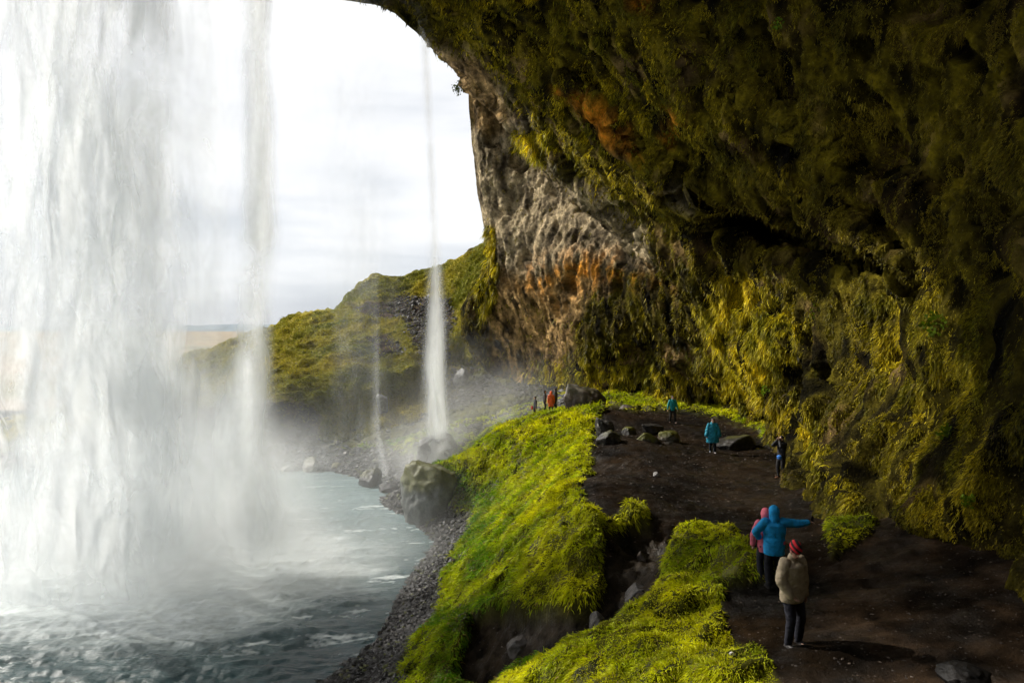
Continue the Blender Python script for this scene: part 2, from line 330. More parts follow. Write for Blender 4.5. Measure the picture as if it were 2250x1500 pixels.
# ------------------------------------------------------------------ the overhanging cliff: cave wall, roof and lip
CREASE = [(860,-120),(1000,130),(1100,215),(1200,330),(1300,440),(1420,520),(1520,640),(1640,800),(1700,900)]
far_pts = [(1035,200,71),(1045,350,72),(1068,480,73),(1090,600,73),(1015,700,77),(1060,800,78),(1130,860,74),(1130,500,69),(1150,620,68),(1250,480,63),(1250,570,60),(1200,680,66),(1330,620,56),(1350,560,56),
 (1150,300,69),(1200,380,67),(1150,780,72),(1250,850,66),(1350,850,60),(1350,750,55),(1450,700,50),(1450,830,54),(1480,885,53),(1550,750,46),(1600,895,52),(1550,860,50),(1620,720,39),(1700,760,35),(1700,880,38),(1720,955,38.5),
 (1800,1050,27.5),(1850,900,26),(1830,1180,21),(2000,1270,16.6),(2150,1400,13.2),(2250,1480,11.8),(2000,1000,19),(1900,1100,20.5),(2000,800,20.5),(2250,1200,12.5),(2250,1000,13.5),(2250,800,14.5),(1900,700,25),(1800,650,31),(1750,560,37),(1600,600,43),
 (1300,1000,62),(1600,1100,50),(1750,1300,26),(2000,1450,17),(1130,1000,76),(2250,1700,12),(2700,1500,9),(2700,1000,10),(2700,1900,9),(1500,1500,50),(1100,1500,76),
 (2000,550,23),(2250,500,16),(1000,100,66),(900,0,66),(2250,200,18),(1500,400,52),(1500,100,60),(2700,0,14)]
near_pts = [(750,0,46),(870,20,49),(940,80,53),(1000,130,56),(1000,0,44),(1200,0,37),(1500,0,29),(1800,0,23),(2250,0,17),(1100,200,52),(1200,300,50),(1300,400,47),(1420,500,44),(1520,620,40),(1200,200,44),(1400,300,37),(1400,150,34),
 (1600,300,31),(1600,500,35),(1550,430,37),(1700,500,33),(1800,300,25),(1800,500,28),(1900,600,24),(2000,300,21),(2000,600,21.5),(2250,300,15.5),(2250,600,14.5),(1620,720,38),(1700,700,33),(1800,650,29),(1650,800,36),(1750,850,33),
 (2250,900,14),(1800,1000,27.5),(2000,1000,19),(1850,1180,20),(2000,1260,16.6),(2250,1480,11.8),(2700,1900,9),(2700,1000,10),(2700,300,11),(2700,-300,12.5),(2250,-500,19),(1500,-600,26),(1000,-500,29),(500,-390,35),(-125,-575,30),(-1000,-750,27),
 (0,-1200,20),(1000,-1200,17),(2000,-1200,14.5),(-1000,-2000,13.5),(1000,-2500,9.5),(-1000,-4000,8),(1000,-4000,6.5),(3000,-4000,5.5),(3000,-2000,9),(1500,1500,45),(1300,1300,50)]
def cliff():
    fd = tps([(a, b) for a, b, c in far_pts], [math.log(c) for a, b, c in far_pts], lam=0.003, k=300)
    nd = tps([(a, b) for a, b, c in near_pts], [math.log(c) for a, b, c in near_pts], lam=0.003, k=300)
    sv = [-4000,-2000,-750,-575,-390,-200,-60,0,12,30,60,90,130,165,185,200,240,300,350,420,480,520,570,605,640,680,740,790,830,860,2000]
    su = [-9000,-4500,-1000,-125,482,650,720,750,830,872,905,945,985,1012,1005,1030,1032,1037,1044,1052,1064,1073,1072,1058,1034,1014,1018,1045,1090,1130,1130]
    vs = np.concatenate([np.linspace(-4000, -900, 30)[:-1], np.linspace(-900, -20, 90)[:-1], np.linspace(-20, 1500, 640), np.linspace(1510, 1900, 20)])
    usil = np.interp(vs, sv, su)
    s = np.concatenate([np.linspace(0, 1, 620), ])
    ss = s**1.0
    UM = 2330+0*vs
    Ug = usil[:, None]+(UM-usil)[:, None]*ss[None]; Vg = np.repeat(vs[:, None], len(s), 1)
    ext = np.linspace(2350, 3400, 60); Ug = np.concatenate([Ug, np.repeat(ext[None], len(vs), 0)], 1)
    Vg = np.repeat(vs[:, None], Ug.shape[1], 1); q = np.stack([Ug, Vg], -1)
    def lim(x): return np.clip(x, math.log(4.5), math.log(85))
    dn = np.exp(lim(nd(q))); df = np.exp(lim(fd(q)))
    sd = segdist(Ug, Vg, CREASE)      # negative = upper right of the crease
    wob = 22*fbm(np.stack([Ug, Vg, 0*Ug], -1), 0.012, 4, seed=40)
    m = sstep(-16, 16, -(sd+wob))
    m = np.where(Vg < -60, 1, m)
    lw = sstep(820, 1000, Vg); m = m*(1-lw)+0.5*lw
    D = dn*m+np.maximum(df, dn*0.6)*(1-m)
    wb_ = 14*fbm(np.stack([Ug, Vg, 0*Ug], -1), 0.02, 4, seed=48)
    rc = inpoly(Ug+wb_, Vg+wb_, [(1560,425),(1620,410),(1720,420),(1850,500),(1960,600),(1820,590),(1650,545),(1570,500)], 14)
    rc2 = inpoly(Ug+wb_, Vg+wb_, [(1230,300),(1290,330),(1340,400),(1270,390)], 12)
    D = D*(1+0.30*rc+0.12*rc2)
    D = D*(1-0.07*np.exp(-((segdist(Ug, Vg, [(1080,60),(1250,200),(1420,360),(1560,425),(1720,415),(1850,490),(1990,600)])+2*wb_)/34)**2)*(Ug > 1050))
    D = D*(1-0.05*np.exp(-((segdist(Ug, Vg, [(1300,-60),(1500,150),(1750,330),(2000,440),(2300,560)])+2*wb_)/40)**2))
    # roof stays a few metres under a level ceiling
    p = P(Ug, Vg, D)
    n = gridnormals(p); n = n*np.where((n*(p-np.array([0, 0, ZC]))).sum(-1, keepdims=True) > 0, -1, 1)
    st = p*np.array([1, 1, 0.5])
    k = sstep(5, 22, D)*0.9+0.1
    d = 1.5*fbm(p, 0.07, 3, seed=41)+0.9*ridged(st, 0.16, 3, seed=42)+0.5*ridged(st, 0.5, 3, 0.55, seed=43)+0.24*ridged(st, 1.5, 4, 0.65, seed=44)
    g2 = perlin(p*0.35+50); d += -1.3*sstep(0.25, 0.6, g2)      # pockets
    far_ = sstep(38, 58, D); d += far_*0.36*ridged(st*np.array([1.2, 1.2, 1.3]), 2.1, 4, 0.75, seed=45)
    dd = np.array([0.72, -0.3, -0.62]); dd = dd/np.linalg.norm(dd); pr_ = p-0.68*(p@dd)[..., None]*dd
    roofm = sstep(-10, 60, -sd)*(1-sstep(520, 700, Vg))
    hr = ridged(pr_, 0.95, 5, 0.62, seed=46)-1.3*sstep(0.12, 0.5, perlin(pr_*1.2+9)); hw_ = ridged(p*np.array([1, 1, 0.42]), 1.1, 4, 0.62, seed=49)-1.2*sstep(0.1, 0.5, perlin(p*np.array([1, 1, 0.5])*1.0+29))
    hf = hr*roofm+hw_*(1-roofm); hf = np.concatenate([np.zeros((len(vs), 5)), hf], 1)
    d += roofm*(0.45*hr)*sstep(4, 12, D)
    d += (1-roofm)*(1-far_)*(0.35*ridged(p*np.array([1, 1, 0.38]), 0.75, 3, 0.6, seed=47)-0.5*sstep(0.1, 0.5, perlin(p*np.array([1, 1, 0.5])*0.9+29)))
    edge = sstep(0.0, 0.02, np.clip((Ug-usil[:, None])/1500, 0, 1))*0.75+0.25
    p = p+n*(d*k*edge)[..., None]*0.8
    # back of the lip
    bk = []
    for a, b in [(60, 28), (25, 12), (9, 4), (3, 0.6), (0.9, -0.1)]:
        e = p[:, 0].copy(); dr = e-np.array([0, 0, ZC]); dr /= np.linalg.norm(dr, axis=1)[:, None]
        e = e+dr*a+np.array([0.35*a, 0, 0.22*a]); bk.append(e)
    p = np.concatenate([np.stack(bk, 1), p], 1)
    nr, nc = p.shape[:2]; uu, vv = uv_of(p)
    n3 = fbm(p, 0.35, 4, seed=50); n4 = fbm(st if False else p*np.array([1, 1, .45]), 0.9, 4, seed=51); wz = 60*fbm(p, 0.1, 4, seed=52)
    wu, wv = uu+wz, vv+60*fbm(p, 0.1, 4, seed=53)
    moss = lerp_c((0.018, 0.014, 0.003), (0.10, 0.08, 0.006), sstep(-0.35, 0.45, n4))
    rock = lerp_c((0.06, 0.045, 0.027), (0.62, 0.49, 0.30), sstep(-0.45, 0.5, n4))
    brown = lerp_c((0.05, 0.031, 0.012), (0.33, 0.21, 0.085), sstep(-0.4, 0.4, n4))
    orange = lerp_c((0.20, 0.075, 0.008), (0.80, 0.30, 0.02), sstep(-0.3, 0.4, n4))
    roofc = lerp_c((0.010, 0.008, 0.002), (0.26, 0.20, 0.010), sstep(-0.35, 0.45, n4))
    zr = inpoly(wu, wv, [(940,80),(1040,140),(1130,230),(1230,380),(1420,500),(1440,620),(1300,560),(1180,590),(1100,640),(1040,520),(1000,300)], 25)
    zb = np.maximum(inpoly(wu, wv, [(1080,590),(1300,600),(1280,700),(1210,820),(1160,850),(1080,790),(1060,690)], 25), inpoly(wu, wv, [(960,100),(1060,150),(1140,260),(1090,300),(1030,280)], 15)*0.9)
    zo = np.maximum.reduce([inpoly(wu, wv, [(1200,190),(1310,220),(1400,270),(1410,345),(1350,330),(1270,260)], 14)*1.0, inpoly(wu, wv, [(1160,560),(1350,540),(1370,620),(1260,650),(1150,630)], 45)*0.95,
         inpoly(wu, wv, [(1340,-40),(1460,-40),(1430,40),(1380,30)], 15)*.7, inpoly(wu, wv, [(1460,240),(1500,260),(1490,330),(1460,300)], 10)*.6, inpoly(wu, wv, [(1330,580),(1450,600),(1500,650),(1400,660)], 25)*.4])
    zg = np.maximum(inpoly(wu, wv, [(1050,500),(1085,500),(1090,640),(1050,700),(1030,640)], 8), inpoly(wu, wv, [(1140,290),(1210,290),(1200,350),(1130,350)], 10))
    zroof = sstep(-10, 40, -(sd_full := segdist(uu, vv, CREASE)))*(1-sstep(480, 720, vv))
    lowbr = inpoly(wu, wv, [(1800,1180),(1990,1200),(2150,1330),(2400,1400),(2400,1700),(1800,1700)], 25)
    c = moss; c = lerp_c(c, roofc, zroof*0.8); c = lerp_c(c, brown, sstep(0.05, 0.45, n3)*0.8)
    c = lerp_c(c, rock, np.clip(zr, 0, 1)*0.95); c = lerp_c(c, brown*1.6, np.clip(zb, 0, 1)); c = lerp_c(c, orange, np.clip(np.maximum(zo*0.9*(vv < 400), 0)*sstep(-0.35, 0.05, n4), 0, 1)); c = lerp_c(c, orange, np.clip(0.75*zo*sstep(-0.2, 0.4, 0.6*n4+0.9*fbm(p, 0.6, 5, 0.7, seed=55)+0.05), 0, 1)); c = lerp_c(c, moss*1.3, zg)
    c = lerp_c(c, brown*0.8, lowbr)
    grey = inpoly(wu, wv, [(1460,390),(1540,420),(1520,470),(1480,440)], 12); c = lerp_c(c, rock*0.8, grey*.8)
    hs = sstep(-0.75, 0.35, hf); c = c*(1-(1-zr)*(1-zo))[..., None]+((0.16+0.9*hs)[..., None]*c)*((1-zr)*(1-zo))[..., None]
    mossw = (0.10+hs**1.5)*np.clip(1-zr*0.93-zb*.85-zo-lowbr*0.9, 0, 1)*sstep(-0.55, -0.1, n3*-1+0.1); mossw = np.maximum(mossw, zg)
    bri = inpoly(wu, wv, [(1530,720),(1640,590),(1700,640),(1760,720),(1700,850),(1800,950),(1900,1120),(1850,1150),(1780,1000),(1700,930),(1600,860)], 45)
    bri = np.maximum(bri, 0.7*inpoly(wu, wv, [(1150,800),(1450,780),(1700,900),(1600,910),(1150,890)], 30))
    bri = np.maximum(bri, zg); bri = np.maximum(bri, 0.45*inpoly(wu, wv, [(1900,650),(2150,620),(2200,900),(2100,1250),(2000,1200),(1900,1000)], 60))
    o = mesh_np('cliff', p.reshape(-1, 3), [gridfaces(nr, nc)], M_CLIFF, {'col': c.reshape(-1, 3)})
    return struct(o), p, mossw, bri, zroof, hs
cliff_o, cliff_p, cliff_moss, cliff_bri, cliff_roof, cliff_hs = cliff()

# cave wall and roof closing behind the viewer
def rear():
    th = np.linspace(-0.15, math.pi*1.02, 90); ph = np.linspace(0, math.pi/2, 60)
    T, H = np.meshgrid(th, ph)
    r = 14+0*T
    p = np.stack([-2+np.cos(T)*np.cos(H)*(15), 3.5-np.sin(T)*np.cos(H)*16, 5+np.sin(H)*27], -1)
    n = p-np.array([0, 0, 14]); n /= np.linalg.norm(n, axis=-1, keepdims=True)
    p = p+n*(1.4*ridged(p, 0.15, 4, seed=60))[..., None]
    return mesh_np('cliff', p.reshape(-1, 3), [gridfaces(*T.shape)], M_CLIFF, {'col': np.tile((0.05, 0.035, 0.012), (p.size//3, 1))})
struct(rear())

# ------------------------------------------------------------------ the pool
IMP = np.array([(-16.5, 31.5), (-19.5, 32), (-14, 31), (-12.3, 34), (-22, 33), (-9.8, 51)])
def pool():
    yy = np.exp(np.linspace(math.log(5), math.log(66), 620)); xx = np.concatenate([np.linspace(-90, -27, 60), np.linspace(-26.8, 0, 480)])
    X, Y = np.meshgrid(xx, yy); p = np.stack([X, Y, 0*X], -1)
    dmin = np.min([np.hypot(X-a, (Y-b)*0.9) for a, b in IMP[:5]], 0)
    wv_ = p@np.array([[0.86, 0.5, 0], [-0.35, 1.25, 0], [0, 0, 1]]).T
    h = 0.20*fbm(wv_*np.array([0.35, 1, 1]), 0.42, 4, 0.55, seed=70)+0.07*ridged(wv_*np.array([0.5, 1, 1]), 0.9, 3, seed=71)+0.035*fbm(p, 3.0, 3, 0.6, seed=72)
    amp = 0.5+0.7*(1-sstep(4, 18, dmin)); amp *= sstep(-3.6, -9.5, X+0*Y)*0.75+0.25
    p[..., 2] = h*amp*1.5
    n = fbm(wv_*np.array([0.3, 1.2, 1]), 0.55, 5, 0.6, seed=73); n2 = fbm(wv_*np.array([0.35, 1.3, 1]), 2.2, 4, 0.6, seed=74)
    foam = sstep(8.0, 1.5, dmin+3.5*n)*0.9
    foam = np.maximum(foam, sstep(0.12, 0.45, n+0.45*n2)*sstep(24, 6, dmin)*0.85)
    foam = np.maximum(foam, sstep(0.30, 0.50, n2*0.7+n*0.5)*0.18*sstep(18, 8, dmin))
    edge = np.exp(-((terr(p[..., :2])+0.02)/0.12)**2)*sstep(0.1, 0.45, n2)*0.25
    foam = np.clip(np.maximum(foam*(0.25+0.75*sstep(22, 28, Y+2*n)), edge), 0, 1)
    far = sstep(27, 50, Y+3*n)*0.75
    m, t, o = mat('pool_water')
    a = N(t, 'ShaderNodeAttribute', attribute_name='foam'); b = N(t, 'ShaderNodeAttribute', attribute_name='milk')
    tcn = N(t, 'ShaderNodeTexCoord'); mpn = N(t, 'ShaderNodeMapping'); mpn.inputs['Rotation'].default_value = (0, 0, R(20)); mpn.inputs['Scale'].default_value = (0.5, 1.4, 1)
    t.links.new(tcn.outputs['Object'], mpn.inputs[0])
    nn = N(t, 'ShaderNodeTexNoise', i_Scale=5.0, i_Detail=6.0, i_Roughness=0.65); t.links.new(mpn.outputs[0], nn.inputs['Vector'])
    c1 = ramp(t, [(0.0, (0.009, 0.036, 0.040)), (1.0, (0.22, 0.30, 0.31))], b.outputs['Fac'])
    mm = N(t, 'ShaderNodeMath', operation='MULTIPLY_ADD', i_1=0.9, i_2=-0.45); t.links.new(nn.outputs['Fac'], mm.inputs[0])
    fa = N(t, 'ShaderNodeMath', operation='ADD', use_clamp=True); t.links.new(a.outputs['Fac'], fa.inputs[0]); t.links.new(mm.outputs[0], fa.inputs[1])
    fm_ = N(t, 'ShaderNodeMath', operation='MULTIPLY', use_clamp=True); t.links.new(fa.outputs[0], fm_.inputs[0])
    sq = N(t, 'ShaderNodeMath', operation='MULTIPLY', i_1=1.8, use_clamp=True); t.links.new(a.outputs['Fac'], sq.inputs[0]); t.links.new(sq.outputs[0], fm_.inputs[1])
    mixc = N(t, 'ShaderNodeMixRGB'); t.links.new(fm_.outputs[0], mixc.inputs[0]); t.links.new(c1.outputs[0], mixc.inputs[1]); mixc.inputs[2].default_value = (0.75, 0.80, 0.80, 1)
    p_ = N(t, 'ShaderNodeBsdfPrincipled', i_Roughness=0.18, i_IOR=1.33); t.links.new(mixc.outputs[0], p_.inputs['Base Color'])
    rr = N(t, 'ShaderNodeMapRange', i_3=0.24, i_4=0.8); t.links.new(fm_.outputs[0], rr.inputs[0]); t.links.new(rr.outputs[0], p_.inputs['Roughness'])
    bp = N(t, 'ShaderNodeBump', i_Strength=0.6, i_Distance=0.08); t.links.new(nn.outputs['Fac'], bp.inputs['Height']); t.links.new(bp.outputs[0], p_.inputs['Normal'])
    t.links.new(p_.outputs[0], o.inputs[0])
    return mesh_np('pool_water', p.reshape(-1, 3), [gridfaces(*X.shape)], m, {'foam': foam.ravel(), 'milk': np.clip(far+0.35*sstep(9, 3, dmin), 0, 1).ravel()})
struct(pool())
# ------------------------------------------------------------------ scatter: grass blades, hanging moss, gravel
def unit(a): return a/np.maximum(np.linalg.norm(a, axis=-1, keepdims=True), 1e-9)
def blades(name, base, direc, length, width, colr, bend=0.35, five=True, kind='stuff'):
    n = len(base); direc = unit(direc); side = unit(np.cross(direc, rng.normal(size=(n, 3))))
    L = length[:, None]; W = width[:, None]*side*0.5; g = np.array([0, 0, -1.0])
    mid = base+direc*L*0.55; tip = base+direc*L+g*L*bend+rng.normal(size=(n, 3))*L*0.1
    if five:
        v = np.stack([base-W, base+W, mid+W*0.8, mid-W*0.8, tip], 1).reshape(-1, 3)
        i = np.arange(n)[:, None]*5
        groups = [i+np.array([[0, 1, 2, 3]]), i+np.array([[3, 2, 4]])]; k = 5
    else:
        v = np.stack([base-W, base+W, tip], 1).reshape(-1, 3); groups = [np.arange(n)[:, None]*3+np.array([[0, 1, 2]])]; k = 3
    o = mesh_np(name, v, groups, M_BLADE, {'col': np.repeat(colr, k, 0)})
    return struct(o, kind)
def pick(weight, n):
    w_ = weight.ravel().astype(float); w_ = w_/w_.sum(); c = np.cumsum(w_)
    return np.searchsorted(c, rng.random(n))
def jitter(p, idx, nc):
    """random point in the cell at idx of a grid flattened row-major"""
    bad = (idx % nc) == nc-1; idx = idx-bad
    f = p.reshape(-1, 3); m = len(f); a = rng.random((len(idx), 1)); b = rng.random((len(idx), 1))
    i1 = np.minimum(idx+1, m-1); i2 = np.minimum(idx+nc, m-1)
    return f[idx]+(f[i1]-f[idx])*a*0.999+(f[i2]-f[idx])*b*0.999
# grass on the bank, mound and path edges
cell = np.abs(np.gradient(gu, axis=1)*np.gradient(gv, axis=0))
facing = np.clip(cell, 0, 60)
gy = np.gradient(g3[..., 2], axis=0)/np.gradient(ys)[:, None]; gx = np.gradient(g3[..., 2], axis=1)/np.gradient(xs)[None]
vis = (gu > -50) & (gu < 2350) & (gv < 1620) & (gv > 780) & (Y > 6)
grass_side = grassm*(1-0.75*sstep(0.45, 0.1, fbm(g3, 0.7, 3, seed=80)+0.55))
area = np.gradient(xs)[None]*np.gradient(ys)[:, None]*np.sqrt(1+gx**2+gy**2)
wgt = np.where(vis & (Y < 62) & (grassm > 0.45), grass_side*grassm*area/np.maximum(Y, 9)**1.6, 0)
bare = sstep(0.0, 0.22, fbm(g3, 1.2, 5, 0.65, seed=86)+0.36); wgt = wgt*(0.04+bare)
idx = pick(wgt, 640000)
b = jitter(g3, idx, len(xs)); nrm = np.stack([-gx.ravel()[idx], -gy.ravel()[idx], np.ones(len(idx))], -1); nrm = unit(nrm)
down = np.stack([-gx.ravel()[idx], -gy.ravel()[idx], -(gx**2+gy**2).ravel()[idx]], -1)
flow = np.stack([fbm(b, 0.9, 2, seed=81), fbm(b, 0.9, 2, seed=82), 0.3*fbm(b, 0.9, 2, seed=83)], -1)
slope = np.minimum(np.hypot(gx, gy).ravel()[idx], 1.5)
dirc = nrm*0.75+unit(down)*(slope*0.75)[:, None]+flow*0.7+rng.normal(size=b.shape)*0.42+np.array([0.12, -0.05, 0.1])
ln = (0.06+0.13*rng.random(len(b))**1.5)*(0.5+1.1*sstep(-0.3, 0.4, fbm(b, 1.3, 3, seed=84)))*np.clip(b[:, 1]/20, 0.8, 1.8)
wd = 0.0011*b[:, 1]*(0.8+0.6*rng.random(len(b)))
f1 = sstep(-0.35, 0.35, fbm(b, 0.35, 4, seed=85)); f2 = rng.random(len(b))
cg = lerp_c((0.09, 0.22, 0.003), (0.64, 0.62, 0.004), np.clip(f1*0.6+f2*0.35-0.22+0.45*sstep(2.0, 5.8, b[:, 2]), 0, 1)); cg *= (0.75+0.6*rng.random((len(b), 1)))*(0.75+0.5*sstep(-0.2, 0.3, fbm(b, 1.6, 3, seed=87)))[:, None]
dry = rng.random(len(b)) < 0.05; cg[dry] = np.array([0.30, 0.20, 0.05])
b[:, 2] -= 0.02
blades('grass', b, dirc, ln, wd, cg, bend=0.30)

# moss hanging from the cliff
cn = gridnormals(cliff_p); cn = cn*np.where((cn*(cliff_p-np.array([0, 0, ZC]))).sum(-1, keepdims=True) > 0, -1, 1)
cu, cv = uv_of(cliff_p)
inb = (cu > 700) & (cu < 2420) & (cv > -120) & (cv < 1520) & (cliff_p[..., 1] > 6)
nm = fbm(cliff_p*np.array([1, 1, 0.55]), 1.5, 4, 0.65, seed=90)
cl_area = np.abs(np.gradient(cu, axis=1)*np.gradient(cv, axis=0)); cl_area[:, :6] = 0
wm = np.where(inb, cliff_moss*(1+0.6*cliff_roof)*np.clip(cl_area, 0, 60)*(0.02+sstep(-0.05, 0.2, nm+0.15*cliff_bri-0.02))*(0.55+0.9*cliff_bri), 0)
idx = pick(wm, 720000); bb = jitter(cliff_p, idx, cliff_p.shape[1]); nn_ = cn.reshape(-1, 3)[idx]
br = cliff_bri.ravel()[idx]; rf = cliff_roof.ravel()[idx]; D_ = bb[:, 1]
ln = D_*0.0048*(0.35+1.3*rng.random(len(bb))**2)*(0.8+0.7*br)*(0.6+sstep(-0.3, 0.4, fbm(bb, 1.2, 2, seed=91)))
wd = D_*0.0012*(0.7+0.8*rng.random(len(bb)))
fl = np.stack([fbm(bb, 0.5, 2, seed=92), fbm(bb, 0.5, 2, seed=93), 0*br], -1)
dirc = nn_*0.55+np.array([0, 0, -0.75])+fl*0.8+rng.normal(size=bb.shape)*0.25
f1 = sstep(-0.4, 0.4, fbm(bb, 0.5, 4, seed=94)); f2 = rng.random(len(bb))
cm = lerp_c((0.05, 0.055, 0.003), (0.30, 0.235, 0.006), np.clip(f1*0.7+f2*0.4-0.05, 0, 1))
cm = lerp_c(cm, (0.075, 0.055, 0.010), 0.6*rf*sstep(5, 13, bb[:, 0])); cm = cm*(0.35+1.25*cliff_hs.ravel()[idx][:, None])*(1+rf[:, None]*1.3)*(0.7+1.5*br[:, None])*(0.25+1.3*rng.random((len(bb), 1))**1.3)  # roof moss browned towards the right: the corner's shade is painted into its colour
brn = rng.random(len(bb)) < 0.10+0.10*rf+0.45*sstep(0.15, 0.4, fbm(bb, 0.3, 3, seed=96)); cm[brn] = cm[brn]*0.5+np.array([0.07, 0.035, 0.01])*0.6
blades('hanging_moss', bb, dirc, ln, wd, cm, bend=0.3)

# turf on the far hillside
hp = hill_p; hu, hv = uv_of(hp); hn = gridnormals(hp); hn *= np.where((hn*(hp-np.array([0, 0, ZC]))).sum(-1, keepdims=True) > 0, -1, 1)
ha = np.abs(np.gradient(hu, axis=1)*np.gradient(hv, axis=0)); ha[-12:] = 0; ha[:, -3:] = 0
wh = np.clip(ha, 0, 30)*(1-np.pad(hill_rm, ((0, 0), (0, 0)))[:hp.shape[0]]*0.93)*(hu > 250)
idx = pick(wh, 170000); hb = jitter(hp, idx, hp.shape[1]); Dh = hb[:, 1]
f1 = sstep(-0.4, 0.4, fbm(hb, 0.12, 4, seed=95)); f2 = rng.random(len(hb))
ch = lerp_c((0.11, 0.14, 0.010), (0.40, 0.33, 0.03), np.clip(f1*0.7+f2*0.4-0.05, 0, 1))*(0.6+0.7*rng.random((len(hb), 1)))
blades('hillside_turf', hb, hn.reshape(-1, 3)[idx]*0.6+np.array([0, 0, 0.35])+rng.normal(size=hb.shape)*0.4, Dh*0.0030*(0.5+rng.random(len(hb))), Dh*0.0012*(0.7+0.6*rng.random(len(hb))), ch, bend=0.2, five=False)

# stones
def ico(sub):
    import bmesh
    bm = bmesh.new(); bmesh.ops.create_icosphere(bm, subdivisions=sub, radius=1)
    v = np.array([x.co[:] for x in bm.verts]); f = np.array([[q.index for q in x.verts] for x in bm.faces]); bm.free(); return v, f
IV, IF = ico(1); BV, BF = ico(5); MV, MF = ico(4)
def faceted(dirs, r, nplanes=16, seed=0, soft=0.0):
    rr = np.random.default_rng(seed); n = unit(rr.normal(size=(nplanes, 3))); d = 0.62+0.38*rr.random(nplanes)
    t = d/np.maximum(dirs@n.T, 0.05)
    return dirs*np.minimum(t.min(1), 1.35)[:, None]
protos = [faceted(IV, 1, 9, seed=k) for k in range(10)]
def stones(name, pos, size, colr, flat=0.65):
    n = len(pos); k = rng.integers(0, len(protos), n); vs = np.array(protos)[k]
    a = rng.random(n)*6.283; c, s_ = np.cos(a), np.sin(a)
    sc_ = size[:, None]*(0.7+0.6*rng.random((n, 3))); sc_[:, 2] *= flat
    vs = vs*sc_[:, None, :]
    x = vs[..., 0]*c[:, None]-vs[..., 1]*s_[:, None]; y = vs[..., 0]*s_[:, None]+vs[..., 1]*c[:, None]
    v = np.stack([x, y, vs[..., 2]], -1)+pos[:, None]
    f = (np.arange(n)*len(IV))[:, None, None]+IF[None]
    return struct(mesh_np(name, v.reshape(-1, 3), [f.reshape(-1, 3)], M_STONE, {'col': np.repeat(colr, len(IV), 0)}, smooth=False), 'stuff')
wb = np.where(vis & (gu > 500), np.clip(beach-mud, 0, 1)*area/np.maximum(Y, 15)**1.3*sstep(-0.35, -0.1, g3[..., 2]), 0)
idx = pick(wb, 30000); sb = jitter(g3, idx, len(xs))
sz = np.clip(0.028+0.05*rng.random(len(sb))**3*2.2, 0, 0.3)*np.clip(sb[:, 1]/26, 0.8, 2.2)
cs = np.array([0.03, 0.028, 0.027])*(0.4+1.5*rng.random((len(sb), 1))**1.7); cs[rng.random(len(sb)) < 0.04] = (0.11, 0.10, 0.095)
gm = rng.random(len(sb)) < 0.08; cs[gm] = (0.06, 0.065, 0.012)
stones('beach_gravel', sb, sz, cs)
wb = np.where(vis, mud*area/np.maximum(Y, 10)**1.5+gully*0.6*area/20**1.5, 0); idx = pick(wb, 9000); sb = jitter(g3, idx, len(xs))
sz = (0.008+0.035*rng.random(len(sb))**5)*np.clip(sb[:, 1]/22, 0.7, 1.7); cs = np.array([0.05, 0.038, 0.03])*(0.5+2.2*rng.random((len(sb), 1))**3)
stones('path_gravel', sb, sz, cs, 0.5)
wh2 = np.clip(ha, 0, 30)*np.where((hu > 870) & (hv > 640), hill_rm if hill_rm.shape == hu.shape else 0, 0)
if wh2.sum() > 0:
    idx = pick(wh2, 5000); sb = jitter(hp, idx, hp.shape[1]); sz = sb[:, 1]*0.0016*(0.4+1.6*rng.random(len(sb))**3)
    stones('scree', sb, sz, np.array([0.05, 0.047, 0.045])*(0.4+1.8*rng.random((len(sb), 1))**1.5), 0.8)

def rock(label, u, v, wpx, hpx, z=None, y=None, moss=0.0, colr=(0.02, 0.017, 0.014), seed=1, depth=1.0, group=None, name='boulder', cat='rock', sub=BV, subf=BF, npl=24, sink=0.25, pale=None, rough=0.09, box=0.9):
    if y is None: gx_, y, z = G(u, v, z)
    x = (u-U0)/F*y; zz = ZC-(v-V0)/F*y
    W_ = wpx/F*y/2; H_ = hpx/F*y
    p = faceted(sub, 1, npl, seed=seed); p = np.sign(p)*np.abs(p)**box; p *= np.array([1, depth, 1])
    p = p*np.array([W_, W_, H_*(0.5+sink)])
    q = p+np.array([x, y, zz])
    nr = unit(p); sc0 = 1.0/max(W_, 0.05)
    q = q+nr*(W_*(0.10*ridged(q, sc0*0.9, 4, 0.55, seed=seed)+rough*fbm(q, sc0*3.5, 4, 0.6, seed=seed+1)))[:, None]
    q[:, 2] += H_*(0.5-sink)
    c = lerp_c(np.array(colr)*0.55, np.array(colr)*1.5, sstep(-0.4, 0.4, fbm(q, sc0*2, 4, seed=seed)))
    if pale: c = lerp_c(c, pale, sstep(0.1, 0.4, fbm(q, sc0*1.5, 4, seed=seed+5))*sstep(0, 0.6, nr[:, 2]))
    if moss: c = lerp_c(c, np.array((0.085, 0.085, 0.006)), sstep(0.35, 0.75, nr[:, 2]+0.5*fbm(q, sc0*1.2, 3, seed=seed+3)+0.3*moss-0.15)*min(1, moss*1.4))
    o = mesh_np(name, q-np.array([x, y, zz]), [subf], M_STONE, {'col': c}); o.location = (x, y, zz)
    return tag(o, label, cat, group)
gr = 'loose rocks on the mud path'
rock('dark brown rock outcrop with grey streaks at the upper end of the grassy bank', 1284, 902, 92, 54, z=6.5, seed=11, colr=(0.06, 0.045, 0.035), pale=(0.3, 0.27, 0.24), moss=0.2, depth=0.8)
rock('pale grey topped rock at the crest of the bank, beside the mud path', 1328, 950, 44, 34, z=6.5, seed=12, pale=(0.35, 0.33, 0.3), group=gr)
rock('broad dark rock below the pale topped one on the bank crest', 1340, 975, 50, 30, z=6.3, seed=13, group=gr, moss=.2)
